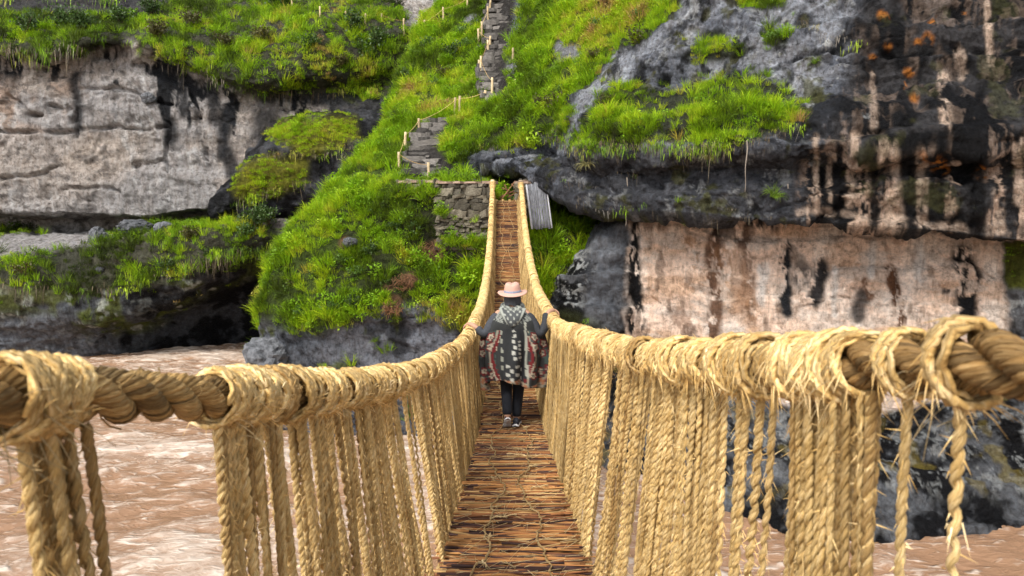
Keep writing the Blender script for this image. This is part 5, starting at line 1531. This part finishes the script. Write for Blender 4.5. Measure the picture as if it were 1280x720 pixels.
# woven motifs: cream rosettes ringed in red on charcoal and teal, running down the sides
gx = np.abs(u) + .015 * np.sin(Z * 11); gz = Z + .35 * np.abs(u)
ci = np.floor(gx / .10); cj = np.floor(gz / .115 + .5 * (ci % 2))
lx = gx - (ci + .5) * .10; lz = (gz / .115 + .5 * (ci % 2) - cj - .5) * .115
dm = np.hypot(lx, lz * .8) + .006 * np.sin(np.arctan2(lz, lx) * 5)
put(side_p & (((ci + cj) % 3) == 0), TEAL)
put(side_p & (dm < .044) & (((ci * 3 + cj) % 3) < 2), RED); put(side_p & (dm < .029) & (((ci * 3 + cj) % 3) < 2), CREAM); put(side_p & (dm < .012), CH, .8)
put(side_p & (np.abs(np.abs(u) - .19 - .05 * np.sin(Z * 9)) < .014), RED); put(side_p & (np.abs(np.abs(u) - .222 - .05 * np.sin(Z * 9)) < .010), CREAM, .7)
low = (Z < .60 + .07 * np.cos(u * 14))
put(low & (dm < .05), TAN); put(low & (dm < .028), RUST, .8); put(low & (np.abs(lx) > .045), RED, .7)
back = np.sin(A) < 0
pan = back & (np.abs(u - .02) < .16) & (Z < 1.22) & (Z > .62)
put(pan, np.array([.028, .03, .032]))
put(back & (np.abs(u - .02) < .028) & (Z < 1.21) & (Z > .86) & (np.sin(Z * 95) > -.35) & (np.abs(u - .02 + .012 * np.sin(Z * 48)) < .022), WHITE)
put(back & (np.abs(u - .075 - (1.1 - Z) * .05) < .012) & (Z < 1.08) & (Z > .84) & (np.sin(Z * 130) > -.2), WHITE, .9)
put(back & (np.abs(u + .13 - (1.2 - Z) * .03) < .012) & (Z > .70) & (Z < 1.2) & (np.sin(Z * 60) > -.2), np.array([.30, .31, .26]), .9)
put(back & (np.abs(u - .15 - (1.2 - Z) * .05) < .013) & (Z > .62) & (Z < 1.30), np.array([.42, .43, .36]), .9)
put(back & (np.abs(u - .01) < .09) & (Z < .80) & (Z > .60) & (np.sin(Z * 62) * np.cos(u * 60) > .25), WHITE, .9)
put((Z > 1.30 - .03 * np.cos(u * 9)) & (np.sin(u * 150 + 2 * np.sin(Z * 60)) * np.sin(Z * 170) + .5 * np.sin(u * 37 + 1) > .0), np.array([.24, .25, .22]))
mb = MB(); idx = np.arange(nh * na).reshape(nh, na)
mb.add(g.reshape(-1, 3), np.stack([idx[:-1, :-1], idx[1:, :-1], idx[1:, 1:], idx[:-1, 1:]], -1).reshape(-1, 4), None, None, c.reshape(-1, 3))
po = mb.build('poncho', mat_wool, WALK)
so_ = po.modifiers.new('thickness', 'SOLIDIFY'); so_.thickness = .008; so_.offset = 1
# hood lying on the back
mb = MB(); n1_, n2_ = 40, 26
uu, vv = np.meshgrid(np.linspace(0, 2 * math.pi, n1_), np.linspace(0, 2 * math.pi, n2_), indexing='ij')
rr = .045 + .018 * (1 - np.sin(uu)) / 2
hx = (.098 + rr * np.cos(vv)) * np.cos(uu); hy = (.088 + rr * np.cos(vv)) * np.sin(uu) + .03; hz = 1.455 + rr * .95 * np.sin(vv) - .05 * np.clip(-np.sin(uu), 0, 1) + .012 * np.sin(uu * 5)
hy = np.where(np.sin(uu) < 0, hy - .02, hy)
hc = np.where((np.sin(hx * 95) * np.sin(hz * 120 + vv) > 0)[..., None], np.array([.24, .25, .22]), np.array([.06, .065, .06]))
idx = np.arange(n1_ * n2_).reshape(n1_, n2_)
mb.add(np.stack([hx, hy, hz], -1).reshape(-1, 3), np.stack([idx[:-1, :-1], idx[1:, :-1], idx[1:, 1:], idx[:-1, 1:]], -1).reshape(-1, 4), None, None, hc.reshape(-1, 3))
mb.build('collar', mat_wool, po)
mb = MB()
for i in range(16):
    for j in range(12): pass
uu, vv = np.meshgrid(np.linspace(-1, 1, 24), np.linspace(0, 1, 20), indexing='ij')
wv = .15 * (1 - vv) ** .7 + .012
hx = uu * wv; hz = 1.45 - .20 * vv; hy = -.085 - .075 * np.sin(vv * 2.6) * (1 - .5 * uu ** 2) - .06 * vv
hc = np.where(((np.abs(uu) > .78) | (np.sin(hx * 90) * np.sin(hz * 90) > .45))[..., None], np.array([.24, .25, .22]), np.array([.055, .058, .058]))
idx = np.arange(24 * 20).reshape(24, 20)
mb.add(np.stack([hx, hy, hz], -1).reshape(-1, 3), np.stack([idx[:-1, :-1], idx[1:, :-1], idx[1:, 1:], idx[:-1, 1:]], -1).reshape(-1, 4), None, None, hc.reshape(-1, 3))
hd_ = mb.build('hood', mat_wool, po); sm = hd_.modifiers.new('thickness', 'SOLIDIFY'); sm.thickness = .012
# hair
mb = MB(); uu, vv = np.meshgrid(np.linspace(0, 2 * math.pi, 28), np.linspace(0, 1, 12), indexing='ij')
hr = .094 + .006 * np.sin(uu * 9) + .01 * vv
mb.add(np.stack([hr * np.cos(uu), .06 + hr * 1.05 * np.sin(uu) - .01 * vv, 1.645 - .16 * vv + .01 * np.sin(uu * 6)], -1).reshape(-1, 3),
       np.stack([np.arange(28 * 12).reshape(28, 12)[:-1, :-1], np.arange(28 * 12).reshape(28, 12)[1:, :-1], np.arange(28 * 12).reshape(28, 12)[1:, 1:], np.arange(28 * 12).reshape(28, 12)[:-1, 1:]], -1).reshape(-1, 4))
mb.build('hair', mat_hair, WALK)
# hat: wide brim, pinched crown
prof = [(.175, -.004), (.178, .003), (.172, .009), (.140, .006), (.108, .010), (.100, .022), (.097, .060), (.092, .100), (.080, .124), (.055, .130), (.025, .120), (.0005, .114)]
prof = [(.172, -.010)] + prof
prof = [(.100, -.004), (.140, -.006)] + prof[1:]
mb = MB(); na_ = 48; aa = np.arange(na_) / na_ * 2 * math.pi; Vh = []
for r_, z_ in prof:
    br = sstep(.10, .18, np.array(r_))
    x = r_ * np.cos(aa); y = r_ * np.sin(aa) * 1.06
    z = z_ + br * (.014 * np.cos(2 * aa) + .004 * np.sin(3 * aa))
    if z_ > .09: x = x * (1 - .16 * np.exp(-((y - .06) / .06) ** 2)); z = z - .016 * np.exp(-(x / .022) ** 2)
    Vh.append(np.stack([x, y, z], -1))
Vh = np.array(Vh); ix = np.arange(len(prof) * na_).reshape(len(prof), na_)
fh = np.stack([ix[:-1], np.roll(ix, -1, 1)[:-1], np.roll(ix, -1, 1)[1:], ix[1:]], -1).reshape(-1, 4)
mb.add(Vh.reshape(-1, 3), fh)
hat = mb.build('hat', mat_felt, WALK, True, (0, .055, 1.622), (R(6), R(-2), 0))
mb = MB(); Vb = []
for r_, z_ in ((.104, .010), (.1045, .012), (.1015, .040), (.098, .041)):
    Vb.append(np.stack([r_ * np.cos(aa), r_ * np.sin(aa) * 1.06, np.full(na_, z_)], -1))
ix = np.arange(4 * na_).reshape(4, na_)
mb.add(np.array(Vb).reshape(-1, 3), np.stack([ix[:-1], np.roll(ix, -1, 1)[:-1], np.roll(ix, -1, 1)[1:], ix[1:]], -1).reshape(-1, 4))
mb.build('hat_band', mat_band, hat)
# ------------------------------------------------------------------ stonework, steps, fences, panel, loose rocks
mat_stone = plain_material('wall_stone', (0.13, 0.115, 0.085), 0.9, 7, 0.7, 0.04, spread=0.6)
mat_step = plain_material('step_stone', (0.12, 0.11, 0.10), 0.9, 5, 0.5, 0.03, spread=0.6)
mat_cap = plain_material('red_coping', (0.33, 0.235, 0.175), 0.9, 6, 0.35, 0.02)
mat_core = plain_material('wall_core', (0.05, 0.043, 0.035), 0.95, 8, 0.3, 0.02)
mat_post = plain_material('post_wood', (0.52, 0.40, 0.24), 0.8, 14, 0.3, 0.008, (1, 1, .15))
mat_greywood = plain_material('grey_sticks', (0.17, 0.175, 0.19), 0.8, 14, 0.5, 0.006, (1, 1, .12))
mat_paleframe = plain_material('pale_frame', (0.34, 0.345, 0.355), 0.7, 14, 0.2, 0.004, (1, 1, .12))
mat_root = plain_material('root_bark', (0.26, 0.22, 0.18), 0.9, 14, 0.4, 0.006, (1, 1, .2))
mat_boulder = plain_material('boulder_rock', (0.12, 0.125, 0.135), 0.9, 5, 0.8, 0.25)
mat_brush = plain_material('dead_brush', (0.24, 0.12, 0.06), 0.9, 20, 0.4, 0.004)

def rough_block(r, sx, sy, sz, jag=.14):
    """a bevelled, uneven stone block, 44 triangles"""
    mb = MB(); V = []
    for z in (-.5, .5):
        for k in range(8):
            a = (k + .5) * math.pi / 4
            V.append([math.copysign(min(abs(math.cos(a)) * 1.2, 1), math.cos(a)) * .5, math.copysign(min(abs(math.sin(a)) * 1.2, 1), math.sin(a)) * .5, z])
    V = np.array(V); V[:, :2] *= 1 + r.normal(0, jag, (16, 1)) * .5; V[:, 2] += r.normal(0, jag * .35, 16)
    V = V * np.array([sx, sy, sz])
    f4 = [[k, (k + 1) % 8, 8 + (k + 1) % 8, 8 + k] for k in range(8)]
    cc = np.array([[0, 0, -.55 * sz], [0, 0, .55 * sz]]); V = np.concatenate([V, cc])
    f3 = [[(k + 1) % 8, k, 16] for k in range(8)] + [[8 + k, 8 + (k + 1) % 8, 17] for k in range(8)]
    mb.add(V, f4, f3)
    return mb
qq = np.random.default_rng(55)
STV = [rough_block(qq, 1, 1, 1, .34).mesh('stone', mat_stone, False) for _ in range(10)]

# retaining wall at the bridge head: front face follows the photo between the left end and the right pillar
def wall_run(name, pxa, pxb, ptop, pbot, Ya, Yb, label, seed, n_rows, cap=True, hole=None):
    r = np.random.default_rng(seed)
    a = P(pxa, ptop, Ya); b_ = P(pxb, ptop, Yb); bot = P((pxa + pxb) / 2, pbot, (Ya + Yb) / 2)[2]
    w = np.linalg.norm((b_ - a)[:2]); H = a[2] - bot; ang = math.atan2(b_[1] - a[1], b_[0] - a[0])
    e = empty(name, (a[0], a[1], bot), ang); tag(e, label, 'wall')
    mb = MB(); x0, x1, y0, y1, z1 = .03, w - .03, .06, .75, H - .05
    Vc = np.array([[x, y, z] for z in (-.3, z1) for y in (y0, y1) for x in (x0, x1)])
    mb.add(Vc, [[0, 1, 3, 2], [4, 6, 7, 5], [0, 4, 5, 1], [2, 3, 7, 6], [0, 2, 6, 4], [1, 5, 7, 3]])
    mb.build('wall_core', mat_core, e, False)
    z = 0.0; k = 0
    while z < H - .06:
        h = r.uniform(.09, .30); x = -.02 - r.uniform(0, .1)
        while x < w - .05:
            L = r.uniform(.10, .62) * (1.2 if h > .14 else .9)
            L = min(L, w - x + .02)
            place('stone', STV[r.integers(10)], e, (x + L / 2, r.uniform(.02, .09), z + h / 2 + r.normal(0, .02)), (r.normal(0, .08), r.normal(0, .11), r.normal(0, .09)), (L * .97, .26 * r.uniform(.85, 1.2), h * .95))
            x += L
        z += h
    if cap:
        x = -.1
        while x < w + .05:
            L = r.uniform(.4, .8); L = min(L, w + .14 - x)
            o = place('coping_slab', COPE[r.integers(3)], e, (x + L / 2, .28, H + .025), (r.normal(0, .02), r.normal(0, .02), r.normal(0, .02)), (L * .98, .8, r.uniform(.07, .10)))
            x += L
    return e
COPE = [rough_block(qq, 1, 1, 1, .06).mesh('coping_slab', mat_cap, False) for _ in range(3)]
wall_run('stone_abutment', 546, 617, 229, 312, 25.30, 25.15, 'rough stone retaining wall with red coping left of the bridge end', 61, 14)
wall_run('stone_kerb', 498, 545, 228.5, 240, 25.95, 25.45, 'low overgrown stone kerb wall with red coping in front of the lower steps', 64, 3)
wall_run('gate_pillar', 646, 662, 229, 262, 25.1, 25.1, 'short stone pillar right of the bridge end', 62, 5)
wall_run('stone_parapet', 652, 676, 228, 250, 25.9, 25.9, 'low stone wall with coping behind the leaning grey panel', 63, 3)
# plants rooted in the wall and along its foot
rw = np.random.default_rng(91); pts = []
for x0, x1, y, Y, n in ((486, 600, 226, 26.6, 25), (548, 606, 304, 24.95, 60), (490, 548, 241, 25.55, 60), (552, 612, 270, 24.98, 6), (546, 556, 265, 24.95, 16)):
    for k in range(n):
        px = rw.uniform(x0, x1); Yw = Y + (0.0 if x0 > 500 else 0.75 * (545 - px) / 60 - .3 if y > 240 else 0)
        p = P(px, y + rw.normal(0, 4), Yw); pts.append(p)
pts = np.array(pts); n = len(pts)
scatter('wall_weeds', NG_TURF, pts, np.stack([rw.normal(.3, .3, n), rw.normal(0, .3, n), rw.random(n) * 6], -1), np.repeat(rw.uniform(.5, 1.0, n)[:, None], 3, 1), rw.integers(0, 6, n), np.clip(rw.normal(.4, .15, n), 0, 1), 'weeds and grass growing from the joints and foot of the stone wall')
# anchor posts the handrails are tied to
for sd_, px, lb in ((-1, 614, 'pale wooden anchor post holding the left handrail rope'), (1, 651, 'pale wooden anchor post holding the right handrail rope')):
    t = rail(sd_, [25.0])[0]; mb = MB(); zz = np.linspace(t[2] - 1.6, t[2] + .16, 9)
    tube(mb, np.stack([np.full(9, t[0]) + .01 * np.sin(zz * 3), np.full(9, 25.06), zz], -1), np.linspace(.085, .07, 9), 9, (1, 0, 0))
    o = mb.build('anchor_post', mat_post); tag(o, lb, 'post')
    mb = MB()
    for k in range(5):
        ph = np.linspace(0, 2 * math.pi, 14)
        tube(mb, np.stack([t[0] + .1 * np.cos(ph), 25.06 + .1 * np.sin(ph), np.full(14, t[2] - .10 + .045 * k) + .01 * np.cos(ph)], -1), .022, 5, (0, 0, 1))
    mb.build('rope_turns', mat_rope, o)
# crossed sticks in the dark gap behind the deck's end
stk = empty('brushwood_pile', P(640, 248, 25.6)); tag(stk, 'crossed brown sticks piled in the dark gap at the bridge end', 'sticks')
for k in range(9):
    mb = MB(); a = qq.uniform(.2, 1.3) * (1 if k % 3 else -1); L = qq.uniform(.6, 1.1); t = np.linspace(-.5, .5, 6)
    tube(mb, np.stack([t * L * math.cos(a) + qq.uniform(-.25, .3), qq.uniform(-.1, .1) + t * .1, .22 + t * L * math.sin(a)], -1), np.linspace(.028, .016, 6), 6, (0, 1, 0))
    mb.build('branch', mat_brush, stk)

# leaning panel of grey sticks
pa, pb, pc, pd = P(658, 231, 24.9), P(682, 226, 24.9), P(690, 285, 24.35), P(665, 286, 24.35)
pn = empty('stick_panel', tuple((pc + pd) / 2)); tag(pn, 'grey panel of upright sticks leaning by the right end of the bridge', 'panel')
o0 = (pc + pd) / 2
def bar(p, q, r0, mat, name, sides=6, wob=0):
    mb = MB(); t = np.linspace(0, 1, 6)[:, None]; tube(mb, (p + (q - p) * t) - o0 + wob * qq.normal(0, 1, (6, 3)), r0, sides, (0.1, 1, 0)); return mb.build(name, mat, pn)
for k in range(15):
    t = (k + .9) / 16.2
    bar(pa + (pb - pa) * t + np.array([0, 0, qq.uniform(-.03, .04)]), pd + (pc - pd) * t + np.array([0, 0, qq.uniform(-.03, .03)]), .021, mat_greywood, 'slat', 6, .006)
bar(pa, pd, .036, mat_paleframe, 'frame_bar'); bar(pb, pc, .030, mat_paleframe, 'frame_bar')
for t in (.08, .5, .92):
    bar(pa + (pd - pa) * t + np.array([0, .045, 0]), pb + (pc - pb) * t + np.array([0, .045, 0]), .026, mat_greywood, 'cross_bar')

# ---- stone steps
SB = [rough_block(qq, 1, 1, 1, .16).mesh('step_stone', mat_step, False) for _ in range(6)]
def steps(name, pts, n, depth, label):
    """pts: (px left, px right, py) down the flight"""
    pts = np.array(pts, float); e = None
    for i in range(n):
        t = i / (n - 1) * (len(pts) - 1); k = min(int(t), len(pts) - 2); u = t - k
        xl, xr, y = pts[k] * (1 - u) + pts[k + 1] * u
        h = hit((xl + xr) / 2, y, ['hillside'])
        if h is None: continue
        c = h[0]; w = (xr - xl) / F_PX * (c.y)
        if e is None:
            hb = hit((pts[0][0] + pts[0][1]) / 2, pts[0][2], ['hillside'])
            e = empty(name, hb[0]); tag(e, label, 'steps')
        lc = c - e.location
        npc = int(qq.choice([1, 2, 2, 3])); cuts = np.sort(np.concatenate([[0, 1], (np.arange(1, npc) + qq.uniform(-.25, .25, npc - 1)) / npc]))
        for k in range(npc):                    # each tread is a few rough slabs
            cw = (cuts[k + 1] - cuts[k]) * w; ox = (cuts[k] + cuts[k + 1]) / 2 * w - w / 2
            place('step_stone', SB[qq.integers(6)], e, (lc.x + ox, lc.y + depth * .35 + qq.normal(0, .05), lc.z + .06 + qq.normal(0, .03)), (qq.normal(0, .06), qq.normal(0, .05), qq.normal(0, .10)), (cw * 1.02, depth * qq.uniform(.75, 1.15), .22 * qq.uniform(.8, 1.2)))
        # two smaller stones filling each tread's ends
        for s in (-1, 1):
            if qq.random() < .6: place('edge_stone', SB[qq.integers(6)], e, (lc.x + s * w * .52, lc.y + depth * .3, lc.z + .05), (qq.normal(0, .1), qq.normal(0, .1), qq.random() * 3), (.3, .26, .2))
    return e
steps('lower_steps', [(502, 560, 220), (500, 552, 208), (505, 548, 195), (510, 551, 180), (518, 555, 167), (533, 562, 153)], 13, .36, 'wide dark stone steps climbing from the stone wall up the grass')
steps('upper_steps', [(606, 634, 124), (600, 634, 108), (599, 636, 88), (607, 636, 66), (606, 638, 40), (608, 642, 15), (611, 648, -20), (614, 652, -60)], 36, .40, 'long steep flight of dark stone steps rising out of sight')

# ---- rope fences on wooden posts
def fence(name, posts, label, only=('hillside',), rad=.06, rope=True):
    e = None; tops = []
    for px, y0, y1 in posts:
        h = hit(px, y1, list(only))
        if h is None: continue
        c = h[0]; top = P(px, y0, c.y)
        if e is None: e = empty(name, c); tag(e, label, 'fence')
        H = max(top[2] - c.z, .45); lc = np.array(c - e.location)
        mb = MB(); zz = np.linspace(-.25, H, 7)
        tube(mb, np.stack([lc[0] + .012 * np.sin(zz * 4 + px), np.full(7, lc[1]), lc[2] + zz], -1), np.linspace(rad * 1.1, rad * .9, 7), 7, (1, 0, 0))
        mb.build('post', mat_post, e); tops.append(lc + np.array([0, -.03, H * .85]))
    if rope:
        for a, b_ in zip(tops[:-1], tops[1:]):
            if np.linalg.norm(b_ - a) > 9: continue
            t = np.linspace(0, 1, 12)[:, None]; p = a + (b_ - a) * t - np.array([0, 0, .18]) * (4 * t * (1 - t)) * np.linalg.norm(b_ - a) / 3
            mb = MB(); tube(mb, p, .010, 4, (.3, 1, .2)); mb.build('rope', mat_rope, e)
    return e
fence('step_fence', [(536, 203, 224), (499, 190, 208), (507, 165, 186), (524, 148, 164), (569, 122, 144), (575, 120, 142), (607, 113, 126)], 'rope fence on pale posts along the lower stone steps')
fence('step_fence', [(615, 97, 120), (601, 70, 97), (599, 75, 93), (610, 50, 73), (613, 45, 62), (598, 36, 53), (602, 27, 50), (610, 8, 35), (613, 0, 20)], 'pale posts in pairs along the upper stone steps')
fence('step_fence', [(644, 99, 113), (641, 60, 74)], 'two short posts on the grass right of the upper steps', rope=False)
fence('path_fence', [(432, 14, 27), (457, 17, 28), (477, 17, 26), (505, 23, 41)], 'rope fence on thin posts along the turf path above the left cliff', ('left_cliff',), .07)
fence('path_fence', [(531, 25, 38), (554, 9, 24), (584, -3, 9)], 'rope fence on thin posts across the grass below the skyline gully', ('hillside', 'left_cliff'), .06)
for px, y0, y1, lb in ((365, -4, 10, 'single thin post in the turf above the grey left cliff'), (400, 8, 20, 'single thin post near the start of the turf path fence')):
    h = hit(px, y1, ['left_cliff'])
    if h:
        c = h[0]; H = max(.6, P(px, y0, c.y)[2] - c.z); mb = MB(); zz = np.linspace(-.2, H, 5)
        tube(mb, np.stack([.01 * np.sin(zz * 5), zz * 0, zz], -1), .06, 6, (1, 0, 0)); o = mb.build('fence_post', mat_post, None, True, c); tag(o, lb, 'post')

# ---- loose rocks
def boulder_mesh(seed, flat=.75, sub=4):
    bm = bmesh.new(); bmesh.ops.create_icosphere(bm, subdivisions=sub, radius=1.0)
    v = np.array([x.co[:] for x in bm.verts]); f1, e_, idv = worley(v * 1.2 + seed * 3, seed)
    d = 1 + .22 * fbm(v * 1.2 + seed, 3, seed) + .22 * (idv - .5) - .12 * (1 - sstep(0, .2, e_)) + .06 * fbm(v * 5, 3, seed + 3)
    v = v * d[:, None]; v[:, 2] = np.sign(v[:, 2]) * np.abs(v[:, 2]) ** .85 * flat
    for x, c in zip(bm.verts, v): x.co = c
    me = bpy.data.meshes.new('boulder'); bm.to_mesh(me); bm.free()
    me.materials.append(mat_boulder)
    return me
BO = [boulder_mesh(k) for k in range(4)]
def boulder(px, py, k, s, label, rot=(0, 0, 0), name='boulder', only=None, stretch=(1, 1, 1), group=None):
    h = hit(px, py, only)
    o = place(name, BO[k], None, h[0] + Vector((0, 0, s * .25)), rot, (s * stretch[0], s * stretch[1], s * stretch[2])); tag(o, label, 'rock', group); return o
boulder(123, 301, 0, .62, 'dark upright boulder standing on the pale rock ledge', (0, .25, .6), only=['left_cliff'], stretch=(.85, .8, 1.5))
boulder(172, 290, 1, .95, 'grey block of rock propping the foot of the grey left cliff', (0, 0, 1.2), only=['left_cliff'], stretch=(1.3, 1, .8))
boulder(205, 288, 2, .55, 'small grey rock beside the propping block under the left cliff', (0, 0, .2), only=['left_cliff'])
boulder(186, 126, 3, .5, 'dark round stone stuck in the face of the grey left cliff', (0, 0, .2), only=['left_cliff'])
boulder(340, 455, 1, 1.1, 'grey rock at the water under the hillside clump', (0, 0, .4), only=['hillside'])
boulder(438, 305, 2, .26, 'grey stone showing through the hillside grass', (0, 0, 1.4), only=['hillside'])
boulder(125, 338, 0, .22, 'small pale stone on the turf of the river ledge', (0, 0, .4), only=['left_cliff'])
# dead brush heaps on the hillside
for px, py, s, lb in ((540, 316, .62, 'heap of reddish dead brush in the hillside grass below the stone wall'), (505, 352, .4, 'small brown patch of dead brush lower in the hillside grass'), (492, 385, .34, 'brown dead brush at the edge of the bare rock')):
    h = hit(px, py, ['hillside']); mb = MB()
    for k in range(90):
        a = qq.random() * 6.28; rr = s * math.sqrt(qq.random()); c = np.array([rr * math.cos(a), -.08 - .25 * qq.random(), rr * math.sin(a) * .7])
        d = nrm(qq.normal(0, 1, 3) + np.array([0, -.3, 0])); L = qq.uniform(.12, .4); t = np.linspace(-.5, .5, 4)[:, None]
        tube(mb, c + d * L * t + np.array([0, 0, -.1]) * t * t, .008, 3, (.3, .5, .2))
    o = mb.build('dead_brush', mat_brush, None, True, h[0]); tag(o, lb, 'brush')
# thin pale root/stem hanging from the overhang
h = hit(783, 266, ['right_cliff']); t = np.linspace(0, 1, 14)
for px, ya, yb, lb in ((783, 222, 283, 'thin pale root hanging from the overhang beside the cave'), (932, 176, 240, 'pale root hanging from the grass shelf of the right cliff'), (983, 230, 285, 'thin twig hanging from the lip above the pink wall')):
    a = hit(px, ya); b_ = P(px - 1, yb, a[0].y - .15); mb = MB(); q0 = np.array(a[0]); q0[1] -= .12
    tube(mb, q0 + (b_ - q0) * t[:, None] + .02 * np.stack([np.sin(t * 9), np.cos(t * 7), t * 0], -1), np.linspace(.022, .009, 14), 5, (1, 0, 0))
    o = mb.build('hanging_root', mat_root); tag(o, lb, 'root')
